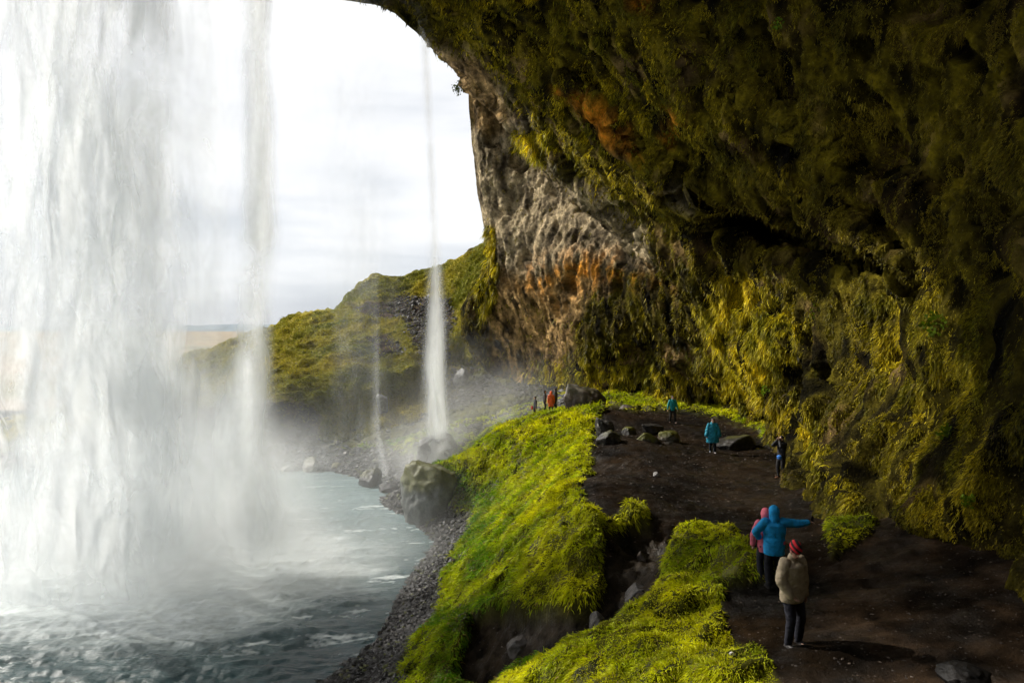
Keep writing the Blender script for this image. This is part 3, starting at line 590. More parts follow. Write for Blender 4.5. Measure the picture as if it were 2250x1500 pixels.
rock('flat brown stone set back between the bank and the far mud path', 1378, 906, 46, 18, z=6.2, seed=14, group=gr, colr=(0.09, 0.07, 0.055))
rock('low mossy rock just right of the bank crest', 1382, 955, 34, 20, z=6.1, seed=15, moss=0.8, group=gr)
rock('small mossy stone in front of the bank crest rocks', 1372, 980, 28, 20, z=6.05, seed=16, moss=0.7, group=gr)
rock('largest mossy boulder of the clump in the middle of the path', 1426, 985, 50, 38, z=6.0, seed=17, moss=0.7, group=gr)
rock('long slanted mossy boulder at the right side of the clump on the path', 1468, 972, 54, 26, z=6.05, seed=18, moss=0.6, group=gr, colr=(0.06, 0.05, 0.035))
rock('dark stone behind the clump of mossy boulders', 1432, 948, 44, 20, z=6.1, seed=19, group=gr)
rock('small dark stone lying in front of the mossy clump', 1469, 985, 28, 14, z=5.98, seed=20, group=gr)
rock('low wide boulder behind the person in the blue poncho', 1618, 980, 84, 20, z=5.95, seed=21, moss=0.3, group=gr, colr=(0.014, 0.011, 0.008), sink=0.45)
rock('small whitish stone on its own in the middle of the mud path', 1442, 1045, 15, 9, z=5.95, seed=22, colr=(0.2, 0.19, 0.18), group=gr, sub=MV, subf=MF)
rock('grey boulder lying in the shaded gully', 1398, 1338, 62, 52, z=4.4, seed=23, colr=(0.05, 0.045, 0.042), group='rocks in the shaded gully')
rock('brown angular rock low in the gully under the overhanging grass', 1320, 1400, 60, 44, z=4.1, seed=24, colr=(0.035, 0.03, 0.026), group='rocks in the shaded gully')
rock('small light rock on the steep gully side', 1410, 1240, 26, 34, z=4.9, seed=25, colr=(0.07, 0.055, 0.045), group='rocks in the shaded gully')
rock('grey stone in the muddy hollow below the bank', 1150, 1425, 70, 30, z=2.9, seed=26, colr=(0.05, 0.042, 0.036), group='rocks in the shaded gully', sink=.4)
rock('black boulder in deep shade at the lower right corner', 2120, 1497, 120, 34, z=6.9, seed=29, colr=(0.005, 0.004, 0.0035))
rock('tiny white stone lying in the front grass', 1455, 1449, 9, 9, z=5.98, seed=30, colr=(0.7, 0.68, 0.65), sub=MV, subf=MF, name='stone')
rock('tiny flat white stone in the grass edge close to the path', 1608, 1437, 12, 6, z=6.62, seed=31, colr=(0.7, 0.68, 0.65), sub=MV, subf=MF, name='stone')
gs = 'boulders along the far shore'
rock('pale rounded boulder, biggest on the far waterline', 683, 1033, 40, 24, z=0, seed=32, colr=(0.20, 0.19, 0.16), moss=0.3, group=gs)
rock('flat pale boulder left of the biggest one on the far waterline', 636, 1034, 32, 15, z=0, seed=33, colr=(0.18, 0.17, 0.15), group=gs)
rock('small boulder with an ochre top right of the biggest waterline boulder', 741, 1031, 24, 16, z=0, seed=34, colr=(0.16, 0.14, 0.07), group=gs, moss=.4)
rock('small grey stone at the right end of the row on the far waterline', 765, 1031, 20, 12, z=0, seed=35, colr=(0.16, 0.15, 0.14), group=gs)
rock('dark boulder with mossy top standing in the pool', 812, 1064, 56, 34, z=0, seed=36, colr=(0.05, 0.05, 0.05), moss=0.5)
rock('low dark rock awash where the narrow fall lands in the pool', 852, 1078, 50, 14, z=0, seed=37, colr=(0.04, 0.04, 0.04))
rock('huge grey boulder with mossy flank at the edge of the pool', 950, 1138, 150, 120, z=0.1, seed=45, box=0.8, sink=0.15, colr=(0.075, 0.08, 0.075), pale=(0.2, 0.21, 0.2), moss=0.55, depth=1.1, npl=30, rough=0.13)
rock('square grey block on the scree behind the tall thin fall', 1010, 838, 32, 24, y=77, seed=39, colr=(0.13, 0.13, 0.13), group='blocks on the far slope', npl=9)
rock('grey slab in the green slope between the two thin falls', 841, 893, 26, 28, y=68, seed=40, colr=(0.14, 0.14, 0.13), group='blocks on the far slope', npl=9)
rock('wet rock ledge the tall thin fall lands on', 962, 1000, 110, 52, y=55.5, seed=42, colr=(0.05, 0.05, 0.05), pale=(0.35, 0.37, 0.38), depth=0.7)

# leafy plants rooted in the cliff
M_LEAF = attr_mat('leaf', rough=0.6, spec=0.1, noise=3, lo=0.8, hi=1.2, bump=0, translucent=0.3)
def plant(label, u, v, n, spread, leaf, colr, seed, group='leafy plants rooted in the cliff', up=0.2, onedge=False):
    r_ = np.random.default_rng(seed); d2 = (cu-u)**2+(cv-v)**2; d2[:, :5] = 1e12; k = int(np.argmin(d2)); base = cliff_p.reshape(-1, 3)[k]; nn0 = cn.reshape(-1, 3)[k]
    D0 = base[1]; S_ = spread/F*D0; L_ = leaf/F*D0
    root = bpy.data.objects.new('plant', None); C.objects.link(root); root.location = base+nn0*0.05; tag(root, label, 'plant', group)
    cl_ = unit(r_.normal(size=(n, 3)))*(r_.random((n, 1))**0.5)*S_; cl_ = cl_+nn0*S_*0.6+np.array([0, 0, up*S_]); cl_[:, 2] *= 1.1
    ax = unit(unit(cl_)+r_.normal(size=(n, 3))*0.5); sd_ = unit(np.cross(ax, nn0+r_.normal(size=(n, 3))*0.4)); L2 = L_*(0.6+0.8*r_.random((n, 1)))
    v_ = np.stack([cl_-ax*L2*0.5, cl_-sd_*L2*0.38, cl_+ax*L2*0.5, cl_+sd_*L2*0.38], 1).reshape(-1, 3); c_ = np.repeat(np.array(colr)*(0.6+0.8*r_.random((n, 1))), 4, 0)
    mesh_np('leaves', v_, [np.arange(n*4).reshape(n, 4)], M_LEAF, {'col': c_}, smooth=False, parent=root)
    sv_, sf_ = [], []
    for q in range(0, n, max(1, n//9)):
        t_ = cl_[q]; w_ = np.array([S_*0.02, 0, 0]); o0 = len(sv_)*1; sv_ += [-w_, w_, t_+w_*0.4, t_-w_*0.4, np.array([0, S_*.03, 0]), t_+np.array([0, S_*0.01, 0])]; sf_ += [[o0, o0+1, o0+2, o0+3], [o0+1, o0+4, o0+5, o0+2], [o0+4, o0, o0+3, o0+5]]
    mesh_np('stem', np.array(sv_), [np.array(sf_)], M_LEAF, {'col': np.tile((0.05, 0.045, 0.012), (len(sv_), 1))}, parent=root)
GL = (0.11, 0.17, 0.004)
plant('bushy dark plant jutting from the outline of the cliff against the sky', 1014, 186, 90, 15, 5, (0.05, 0.07, 0.015), 1, up=-0.3)
plant('small dark tuft on the cliff outline below the bushy one', 1034, 268, 40, 8, 4, (0.05, 0.07, 0.015), 2, up=-0.3)
plant('bright leafy plant high on the right wall, uppermost and leftmost of its kind', 1782, 690, 60, 22, 8, GL, 3)
plant('bright leafy plant on the right wall above the pair of low leafy plants', 2062, 712, 80, 26, 9, GL, 4)
plant('left one of the two leafy plants side by side low on the right wall', 2066, 925, 50, 15, 8, GL, 5)
plant('right one of the two leafy plants side by side low on the right wall', 2094, 956, 60, 18, 9, GL, 6)
plant('small leafy plant on the bright moss bulge in the middle of the wall', 1688, 858, 50, 13, 5, (0.16, 0.26, 0.01), 7)
plant('small leafy plant lit near the top of the cave roof', 1712, 52, 40, 14, 6, (0.12, 0.22, 0.01), 8)
plant('lowest leafy plant on the right wall above the brown bank', 2135, 1105, 50, 16, 8, GL, 9)

# ------------------------------------------------------------------ falling water: curtains of spray, several sheets deep
def water_mat(name, sx=1.0, sz=0.12, lo=0.25, hi=0.75, fine=4.0, seed=0.0, colr=(0.95, 0.97, 0.98)):
    m, t, o = mat(name)
    a = N(t, 'ShaderNodeAttribute', attribute_name='a'); tcn = N(t, 'ShaderNodeTexCoord')
    def nz(scale, vec, det, dist=0.0):
        mpn = N(t, 'ShaderNodeMapping'); mpn.inputs['Scale'].default_value = vec; mpn.inputs['Location'].default_value = (seed, seed*2, seed*3)
        t.links.new(tcn.outputs['Object'], mpn.inputs[0])
        n = N(t, 'ShaderNodeTexNoise', i_Scale=scale, i_Detail=det, i_Roughness=0.6, i_Distortion=dist); t.links.new(mpn.outputs[0], n.inputs['Vector']); return n.outputs['Fac']
    big = nz(0.40, (sx, 0.12, 0.36), 3.5, 0.6); st = nz(1.6, (sx*1.6, 3.0, sz*0.45), 8.0, 0.1); cl = nz(0.8, (sx, 1.5, 0.5), 5.0, 0.3)
    m1 = N(t, 'ShaderNodeMath', operation='MULTIPLY_ADD', i_1=0.66); t.links.new(big, m1.inputs[0])
    m0 = N(t, 'ShaderNodeMath', operation='MULTIPLY', i_1=0.07); t.links.new(st, m0.inputs[0]); t.links.new(m0.outputs[0], m1.inputs[2])
    m2 = N(t, 'ShaderNodeMath', operation='MULTIPLY_ADD', i_1=0.27); t.links.new(cl, m2.inputs[0]); t.links.new(m1.outputs[0], m2.inputs[2])
    mr = N(t, 'ShaderNodeMapRange', i_1=lo, i_2=hi, i_3=0.0, i_4=1.0, interpolation_type='SMOOTHSTEP'); t.links.new(m2.outputs[0], mr.inputs[0])
    al = N(t, 'ShaderNodeMath', operation='MULTIPLY', use_clamp=True); t.links.new(mr.outputs[0], al.inputs[0]); t.links.new(a.outputs['Fac'], al.inputs[1])
    d = N(t, 'ShaderNodeBsdfDiffuse', i_Color=(*colr, 1)); tr = N(t, 'ShaderNodeBsdfTranslucent', i_Color=(*colr, 1)); tp = N(t, 'ShaderNodeBsdfTransparent')
    ms = N(t, 'ShaderNodeMixShader', i_Fac=0.5); t.links.new(d.outputs[0], ms.inputs[1]); t.links.new(tr.outputs[0], ms.inputs[2])
    mo = N(t, 'ShaderNodeMixShader'); t.links.new(al.outputs[0], mo.inputs[0]); t.links.new(tp.outputs[0], mo.inputs[1]); t.links.new(ms.outputs[0], mo.inputs[2])
    t.links.new(mo.outputs[0], o.inputs[0]); return m
def curtain(name, label, prof, layers, alpha, m, group=None, thick=1.2, ymid=32.0, nx=100, nz=180, top=40, bottom=0.0, fade_b=3.0, wob=0.25, seed=0, edge=0.55, ragged=0.0, fade_t=0.0, pw=0.7):
    """prof: (v pixel, u centre, half width px) rows down the fall at depth ymid"""
    V = np.array([p[0] for p in prof], float); Zs = ZC-(V-V0)/F*ymid
    zz = np.linspace(top, bottom, nz); xc = np.interp(-zz, -Zs, [(p[1]-U0)/F*ymid for p in prof]); hw = np.interp(-zz, -Zs, [p[2]/F*ymid for p in prof])
    vs, fs, al = [], [], []; off = 0
    for k in range(layers):
        e = np.linspace(-1, 1, nx); E, Z_ = np.meshgrid(e, zz); r = 1-0.25*k/max(layers-1, 1)
        X_ = xc[:, None]+hw[:, None]*E*r; Yb = ymid+(k-(layers-1)/2)*thick*2/max(layers-1, 1) if layers > 1 else ymid+0*k
        p = np.stack([X_, Yb+0*X_, Z_], -1)
        ef0 = sstep(1.0, 0.85, np.abs(E))
        p[..., 1] += 0.12*wob/0.5*fbm(p*np.array([1, 1, 0.6]), 0.8, 3, seed=seed+k+90)
        bow = (1-E**2)*0.5*thick*(1 if k % 2 else -1)
        p[..., 1] += bow+wob*3*fbm(p*np.array([1, 1, 0.25])+k*9, 0.35, 3, seed=seed+k)
        p[..., 0] += wob*fbm(p*np.array([0.5, 1, 0.4])+k*5, 0.25, 3, seed=seed+k+30)*np.clip((top-Z_)/10, 0, 3)
        ef = sstep(1.0, 1.0-edge, np.abs(E+0.10*fbm(p*np.array([1, 1, .2]), 0.4, 2, seed=seed+k+50)))
        bf = sstep(bottom, bottom+fade_b, Z_+ragged*fbm(p, 0.5, 3, seed=seed+k+70))
        if fade_t: bf = bf*sstep(top, top-fade_t, Z_)
        base = alpha(E, Z_) if callable(alpha) else alpha
        al.append((ef0*ef*bf*base*np.clip(1-np.abs(E), 0, 1)**pw).ravel()); vs.append(p.reshape(-1, 3)); fs.append(gridfaces(nz, nx)+off); off += nx*nz
    o = mesh_np(name, np.concatenate(vs), [np.concatenate(fs)], m, {'a': np.concatenate(al)})
    return tag(o, label, 'waterfall', group)
W1 = water_mat('falling_spray', lo=0.36, hi=0.56, seed=1.0); W2 = water_mat('falling_spray_thin', lo=0.25, hi=0.75, seed=4.0); W3 = water_mat('falling_stream', sx=2.0, lo=0.2, hi=0.6, seed=9.0)
gw = 'curtains of the waterfall'
def plume(E, Z):
    q = np.stack([E*6.0, 0*E, Z*0.30], -1); w1 = fbm(q, 0.6, 3, seed=101); q2 = q+np.stack([1.6*w1, 0*E, 1.2*fbm(q, 0.8, 3, seed=102)], -1)
    f = fbm(q2*np.array([1, 1, 0.8]), 0.75, 5, 0.55, seed=103); cusp = np.abs(((E*3.1+0.35*w1*2) % 1.0)-0.5)*2        # tongues of water hanging down
    f = f+0.35*(0.5-cusp)*np.sin(Z*0.55+6*w1)
    return (0.30+0.70*sstep(-0.22, 0.25, f))*np.maximum(sstep(7, 1.5, Z), 1.0)*0.95
curtain('waterfall', 'broad dense curtain of the main waterfall at the left edge of the view', [(-600,150,285),(0,160,300),(600,180,320),(1000,205,360),(1290,225,420)], 6, plume, W1, gw, thick=2.4, ymid=31.5, seed=1, nx=220, wob=0.5, ragged=1.2, edge=0.8, pw=0.4)
curtain('waterfall', 'bright middle strand on the right flank of the dense curtain, reaching nearest the viewer', [(-600,330,110),(0,325,110),(600,320,120),(1000,345,140),(1310,350,160)], 3, 0.6, W2, gw, thick=0.7, ymid=30.5, seed=2, edge=1.0, ragged=.6)
curtain('waterfall', 'translucent veil hanging between the dense curtain and the grey strand', [(-600,440,130),(0,440,130),(700,450,130),(1250,470,190)], 3, 0.30, W2, gw, thick=1.0, ymid=33.5, seed=3, edge=0.9)
curtain('waterfall', 'grey strand with a dark right edge falling into a bright splash in the pool', [(-600,575,48),(0,570,52),(500,570,60),(750,560,60),(950,535,105),(1100,550,130),(1250,585,165)], 5, 0.85, W2, gw, thick=0.8, ymid=34.0, seed=4, edge=0.95, ragged=.6)
curtain('waterfall', 'small pointed tail of water narrowing to the far side of the pool', [(780,485,30),(900,487,34),(960,492,30),(1030,505,6)], 2, 0.45, W3, gw, thick=0.5, ymid=57.0, seed=5, top=9.5, bottom=0.0, fade_b=0.4, edge=0.9, fade_t=5)
curtain('waterfall', 'tall thin fall landing on the wet rock ledge', [(-400,905,20),(60,932,22),(300,945,20),(500,955,24),(650,958,38),(800,955,46),(965,962,54)], 3, lambda E, Z: (0.20+0.7*sstep(20, 9, Z))*np.clip(1-np.abs(E), 0, 1)**1.2, W3, gw, thick=0.5, ymid=55.0, seed=6, top=44, bottom=3.2, fade_b=0.3, edge=0.75, nx=30, wob=.1)
curtain('waterfall', 'faint narrow fall left of the tall thin one', [(400,822,12),(600,824,16),(800,828,14),(940,826,16),(1060,850,10)], 2, lambda E, Z: 0.03+0.2*sstep(16, 2, Z), W3, gw, thick=0.4, ymid=52.5, seed=7, top=20, bottom=0.1, fade_b=0.3, edge=0.8, nx=30, wob=.1)
curtain('waterfall', 'sheer veil of drops spread across the gap between the grey strand and the cliff', [(-600,740,150),(0,760,160),(700,790,170),(1040,800,170)], 2, 0.16, W2, gw, thick=1.0, ymid=50.0, seed=8, edge=0.95, bottom=0.2, top=45)

W4 = water_mat('drifting_spray', sx=0.6, lo=0.30, hi=0.62, seed=21.0)
def spray(u, hw, ymid, ztop, a, k, ft=None):
    o = curtain('spray', '', [(0, u, hw), (1400, u, hw)], 1, a, W4, ymid=ymid, seed=200+k, top=ztop, bottom=0.02, fade_b=0.7, edge=1.0, fade_t=ft or ztop*0.95, wob=0.5, nx=70, nz=60, pw=0.5, ragged=0.3, thick=3.0)
    del o['label']; del o['category']; struct(o, 'stuff')
for k, a_ in enumerate([(250, 420, 35.0, 5.5, 0.8), (330, 420, 37.0, 5.0, 0.7), (560, 230, 36.0, 2.4, 0.8), (600, 190, 38.5, 3.0, 0.6), (300, 480, 40.0, 8.0, 0.75), (420, 420, 44.0, 8.0, 0.65), (300, 520, 49.0, 10.0, 0.6), (450, 420, 54.0, 7.0, 0.5),
      (560, 330, 59.0, 5.0, 0.30), (300, 420, 60.0, 11.0, 0.55), (905, 130, 54.0, 4.0, 0.35), (180, 420, 33.5, 9.0, 0.7), (600, 170, 35.0, 5.0, 0.7), (120, 380, 30.0, 3.5, 0.6), (960, 110, 55.8, 9.0, 0.40), (1090, 120, 58.5, 9.5, 0.30), (1180, 130, 60.0, 12.0, 0.25)]):
    spray(*a_[:4], min(0.95, a_[4]*1.3), k)
sp_ = [o for o in C.objects if o.name.startswith('spray')]
with bpy.context.temp_override(active_object=sp_[0], selected_editable_objects=sp_, object=sp_[0], selected_objects=sp_): bpy.ops.object.join()
# ------------------------------------------------------------------ spray drifting over the pool
def mist():
    v = BV*np.array([24.0, 21.0, 15.0])+np.array([-15.0, 43.0, 2.0]); v[:, 2] = np.maximum(v[:, 2], -1.0)
    m, t, o = mat('spray_mist')
    ge = N(t, 'ShaderNodeNewGeometry'); sp = N(t, 'ShaderNodeSeparateXYZ'); t.links.new(ge.outputs['Position'], sp.inputs[0])
    total = None
    for (cx, cy, cz, sx, sy, sz, amp) in [(-19, 33.0, 0, 9.0, 4.5, 5.0, 0.16), (-11.5, 33.5, 0, 5.0, 3.5, 2.2, 0.18), (-20, 42, 0, 9, 7, 4.5, 0.03), (-6.0, 54, 2.0, 3.5, 4, 2.6, 0.11), (0.5, 58, 7.0, 6.0, 4.5, 4.5, 0.06)]:
        sb_ = N(t, 'ShaderNodeVectorMath', operation='SUBTRACT'); sb_.inputs[1].default_value = (cx, cy, cz); t.links.new(ge.outputs['Position'], sb_.inputs[0])
        dv = N(t, 'ShaderNodeVectorMath', operation='DIVIDE'); dv.inputs[1].default_value = (sx, sy, sz); t.links.new(sb_.outputs[0], dv.inputs[0])
        dt = N(t, 'ShaderNodeVectorMath', operation='DOT_PRODUCT'); t.links.new(dv.outputs[0], dt.inputs[0]); t.links.new(dv.outputs[0], dt.inputs[1])
        ng = N(t, 'ShaderNodeMath', operation='MULTIPLY', i_1=-1.0); t.links.new(dt.outputs['Value'], ng.inputs[0])
        ex = N(t, 'ShaderNodeMath', operation='EXPONENT'); t.links.new(ng.outputs[0], ex.inputs[0])
        am = N(t, 'ShaderNodeMath', operation='MULTIPLY', i_1=amp); t.links.new(ex.outputs[0], am.inputs[0])
        if total is None: total = am.outputs[0]
        else:
            s_ = N(t, 'ShaderNodeMath', operation='ADD'); t.links.new(total, s_.inputs[0]); t.links.new(am.outputs[0], s_.inputs[1]); total = s_.outputs[0]
    n = N(t, 'ShaderNodeTexNoise', i_Scale=0.28, i_Detail=2.0, i_Roughness=0.5); t.links.new(ge.outputs['Position'], n.inputs['Vector'])
    mr = N(t, 'ShaderNodeMapRange', i_1=0.35, i_2=0.65, i_3=0.25, i_4=1.6); t.links.new(n.outputs['Fac'], mr.inputs[0])
    dn = N(t, 'ShaderNodeMath', operation='MULTIPLY'); t.links.new(total, dn.inputs[0]); t.links.new(mr.outputs[0], dn.inputs[1])
    pv = N(t, 'ShaderNodeVolumeScatter', i_Color=(0.99, 0.995, 1.0, 1), i_Anisotropy=0.2); t.links.new(dn.outputs[0], pv.inputs['Density'])
    t.links.new(pv.outputs[0], o.inputs['Volume'])
    return struct(mesh_np('mist', v, [BF], m), 'stuff')
mist()
# ------------------------------------------------------------------ people
def V3(*a): return np.array(a, float)
def tube(pts, rads, seg=14, flat=1.0, ref=None):
    """closed tapered tube with rounded ends; flat squeezes it along ref"""
    pts = [np.asarray(p, float) for p in pts]; rings = []
    def frame(d):
        r = np.array([0, 1, 0.01]) if ref is None else np.asarray(ref, float)
        a = np.cross(d, r); a = a/max(np.linalg.norm(a), 1e-6); b = np.cross(d, a); return a, b
    dirs = [unit(pts[min(i+1, len(pts)-1)]-pts[max(i-1, 0)]) for i in range(len(pts))]
    for t in (85, 60, 35): rings.append((pts[0]-dirs[0]*rads[0]*math.sin(R(t)), rads[0]*math.cos(R(t)), dirs[0]))
    for p, r, d in zip(pts, rads, dirs): rings.append((p, r, d))
    for t in (35, 60, 85): rings.append((pts[-1]+dirs[-1]*rads[-1]*math.sin(R(t)), rads[-1]*math.cos(R(t)), dirs[-1]))
    th = np.linspace(0, 2*math.pi, seg, endpoint=False); vs = []
    for c, r, d in rings:
        a, b = frame(d); vs.append(c+r*(np.cos(th)[:, None]*a+np.sin(th)[:, None]*b*flat))
    n = len(rings); v = np.concatenate(vs); i = np.arange(n*seg).reshape(n, seg); j = np.roll(i, -1, 1)
    q = np.stack([i[:-1], j[:-1], j[1:], i[1:]], -1).reshape(-1, 4)
    return v, [q], [i[0][::-1], i[-1]]
def ell(c, r, rot=None):
    v = MV*np.asarray(r, float)
    if rot is not None: v = v@np.array(rot).T
    return v+np.asarray(c, float), [MF], []
def fuse(name, prims, voxel, material, smooth=4, wr=0.0, wscale=6.0, seed=0, cut=None, parent=None, cols=None):
    vs, fs, off = [], [], 0
    for v, qs, caps in prims:
        vs.append(v); fs += [(q+off).tolist() for q in qs] and [f for q in qs for f in (q+off).tolist()]; fs += [(np.asarray(c)+off).tolist() for c in caps]; off += len(v)
    me = bpy.data.meshes.new('tmp'); me.from_pydata(np.concatenate(vs).tolist(), [], fs); ob = bpy.data.objects.new('tmp', me); C.objects.link(ob)
    rm = ob.modifiers.new('r', 'REMESH'); rm.mode = 'VOXEL'; rm.voxel_size = voxel
    sm = ob.modifiers.new('s', 'SMOOTH'); sm.factor = 0.5; sm.iterations = smooth
    dg = bpy.context.evaluated_depsgraph_get(); dg.update(); m2 = bpy.data.meshes.new_from_object(ob.evaluated_get(dg))
    n = len(m2.vertices); co = np.empty(n*3, np.float32); m2.vertices.foreach_get('co', co); co = co.reshape(-1, 3).astype(float)
    nr = np.empty(n*3, np.float32); m2.vertices.foreach_get('normal', nr); nr = nr.reshape(-1, 3)
    if wr: co = co+nr*(wr*1.5*(ridged(co*np.array([1, 1, 1.5]), wscale*0.8, 4, 0.55, seed=seed)-0.3))[:, None]
    if cut: co = cut(co)
    m2.vertices.foreach_set('co', co.astype(np.float32).ravel()); m2.update(); m2.name = name
    m2.polygons.foreach_set('use_smooth', np.ones(len(m2.polygons), bool)); m2.materials.clear(); m2.materials.append(material)
    if cols is not None:
        at = m2.attributes.new('col', 'FLOAT_COLOR', 'POINT'); c = cols(co); at.data.foreach_set('color', np.concatenate([c, np.ones((n, 1))], 1).astype(np.float32).ravel())
    bpy.data.objects.remove(ob); bpy.data.meshes.remove(me)
    o = bpy.data.objects.new(name, m2); C.objects.link(o)
    if parent: o.parent = parent
    return o
_mc = {}
def cloth(rgb, rough=0.8, key=None, sheen=0.0):
    k = (rgb, rough)
    if k not in _mc:
        m, t, o = mat('cloth'); p = N(t, 'ShaderNodeBsdfPrincipled', i_Roughness=rough); tcn = N(t, 'ShaderNodeTexCoord')
        n = N(t, 'ShaderNodeTexNoise', i_Scale=9.0, i_Detail=5.0); t.links.new(tcn.outputs['Object'], n.inputs['Vector'])
        r = ramp(t, [(0.3, tuple(c*0.75 for c in rgb)), (0.7, tuple(min(1, c*1.2) for c in rgb))], n.outputs['Fac']); t.links.new(r.outputs[0], p.inputs['Base Color'])
        b = N(t, 'ShaderNodeBump', i_Strength=0.5, i_Distance=0.02); t.links.new(n.outputs['Fac'], b.inputs['Height']); t.links.new(b.outputs[0], p.inputs['Normal'])
        p.inputs['Specular IOR Level'].default_value = 0.3; t.links.new(p.outputs[0], o.inputs[0]); _mc[k] = m
    return _mc[k]
def skin_mat():
    m, t, o = mat('skin'); p = N(t, 'ShaderNodeBsdfPrincipled', i_Roughness=0.5); a = N(t, 'ShaderNodeAttribute', attribute_name='col')
    t.links.new(a.outputs['Color'], p.inputs['Base Color']); t.links.new(p.outputs[0], o.inputs[0]); return m
M_SKIN = skin_mat()
def stripe_mat():
    m, t, o = mat('striped_knit'); p = N(t, 'ShaderNodeBsdfPrincipled', i_Roughness=0.9); tcn = N(t, 'ShaderNodeTexCoord'); mpn = N(t, 'ShaderNodeMapping'); mpn.inputs['Rotation'].default_value = (R(35), R(-62), 0)
    t.links.new(tcn.outputs['Object'], mpn.inputs[0]); wv = N(t, 'ShaderNodeTexWave', i_Scale=4.2, i_Distortion=1.0); t.links.new(mpn.outputs[0], wv.inputs['Vector'])
    r = ramp(t, [(0.0, (0.012, 0.008, 0.01)), (0.42, (0.012, 0.008, 0.01)), (0.5, (0.55, 0.012, 0.02)), (1, (0.6, 0.015, 0.025))], wv.outputs['Fac']); t.links.new(r.outputs[0], p.inputs['Base Color']); t.links.new(p.outputs[0], o.inputs[0]); return m
def ik(s, h, l1, l2, pole):
    d = h-s; L = np.linalg.norm(d); L = min(L, (l1+l2)*0.995); dn = unit(d); a = (l1*l1-l2*l2+L*L)/(2*L); hh = math.sqrt(max(l1*l1-a*a, 1e-6))
    pl = np.asarray(pole, float); pl = pl-dn*(pl@dn); pl = unit(pl); return s+dn*a+pl*hh, s+dn*L
def person(label, x, y, face, height=1.75, hands=None, zoff=0.0, feet=((-0.11, 0.03), (0.12, -0.02)), poles=None, top='jacket', topc=(0.5, 0.4, 0.3), pants=(0.015, 0.015, 0.02), shoes=(0.02, 0.018, 0.016), head=(0, 0),
           hood=False, hat=None, hair=(0.03, 0.02, 0.015), length=0.80, bulk=1.0, voxel=0.012, wr=0.008, seed=1, lean=0.0, coat_c2=None, finger_curl=(0.5, 0.5), group=None, legwide=0, headturn=0.0, fleshc=(0.45, 0.26, 0.18), extra=None):
    """local frame: +y is forward, x to the person's right; all in metres for a 1.75 m figure"""
    hands = hands or ((-0.27, 0.03, 0.80), (0.27, 0.03, 0.80)); poles = poles or ((-0.5, -1, -0.1), (0.5, -1, -0.1))
    hip = [V3(-0.095, 0, 0.90), V3(0.095, 0, 0.90)]; sh = [V3(-0.19, lean, 1.43), V3(0.19, lean, 1.43)]; chest = V3(0, lean*0.8, 1.25); nk = V3(0, lean+0.005, 1.49)
    ankle = [V3(fx, fy-0.03, 0.09) for fx, fy in feet]; knees = [ik(hip[i], ankle[i], 0.42, 0.405, (0.12*(-1 if i == 0 else 1), 1, 0))[0] for i in (0, 1)]
    el = []; wrs = []
    for i in (0, 1):
        e, w_ = ik(sh[i], V3(*hands[i][:3]), 0.30, 0.265, poles[i]); el.append(e); wrs.append(w_)
    hc = nk+V3(head[0]*0.1, 0.02+head[1]*0.06, 0.135); ct, st_ = math.cos(headturn), math.sin(headturn)
    tl = head[1]*0.5; Rt = np.array([[1, 0, 0], [0, math.cos(tl), math.sin(tl)], [0, -math.sin(tl), math.cos(tl)]]); Rz = np.array([[ct, st_, 0], [-st_, ct, 0], [0, 0, 1]]); RH = Rz@Rt
    def H(*a): return hc+RH@V3(*a)
    torso = [V3(0, -0.005, 0.86), V3(0, 0, 0.98), V3(0, lean*0.3, 1.10), chest, V3(0, lean, 1.38), V3(0, lean, 1.45)]
    pr = [tube(torso, [0.14, 0.155, 0.14, 0.165, 0.165, 0.09], flat=0.66), tube([nk-V3(0, 0, .06), nk+V3(0, 0.01, 0.07)], [0.06, 0.055])]
    pr += [ell(H(0, -0.005, 0.02), (0.077, 0.096, 0.112), RH), ell(H(0, 0.03, -0.055), (0.052, 0.055, 0.06), RH), tube([H(0, 0.092, 0.015), H(0, 0.108, -0.018)], [0.009, 0.014], seg=8), ell(H(-0.08, 0, 0), (0.01, 0.02, 0.032), RH), ell(H(0.08, 0, 0), (0.01, 0.02, 0.032), RH), ell(H(0, 0.083, -0.055), (0.024, 0.012, 0.008), RH)]
    arms, fing = [], []
    for i in (0, 1):
        s = -1 if i == 0 else 1
        pr.append(tube([sh[i], (sh[i]+el[i])/2, el[i]], [0.055, 0.05, 0.042])); pr.append(tube([el[i], (el[i]+wrs[i])/2, wrs[i]], [0.042, 0.036, 0.027]))
        d = unit(wrs[i]-el[i]) if len(hands[i]) < 4 else unit(V3(*hands[i][3])); side = unit(np.cross(d, V3(0, 0, 1)) if abs(d[2]) < 0.85 else np.cross(d, V3(s*1.0, 0.0, 0))); pn = unit(np.cross(side, d))
        if pn@V3(-s, 0, -0.3) < 0: pn = -pn
        palm = wrs[i]+d*0.045; pr.append(tube([wrs[i], palm, wrs[i]+d*0.085], [0.028, 0.038, 0.036], flat=0.42, ref=pn))
        for k, (o_, L) in enumerate([(-0.027, 0.068), (-0.009, 0.078), (0.009, 0.073), (0.026, 0.058)]):
            p0 = wrs[i]+d*0.088+side*o_; c = finger_curl[i]; p1 = p0+unit(d+pn*c*0.5)*L*0.5; p2 = p1+unit(d+pn*c*1.6)*L*0.5
            pr.append(tube([wrs[i]+d*0.06+side*o_*0.9, p0, p1, p2], [0.009, 0.009, 0.0085, 0.0075], seg=8))
        tb = palm-side*0.03; pr.append(tube([wrs[i]+d*0.02-side*0.015, tb+pn*0.012, tb+d*0.035-side*0.018+pn*0.02, tb+d*0.06-side*0.016+pn*0.028], [0.014, 0.012, 0.011, 0.009], seg=8))
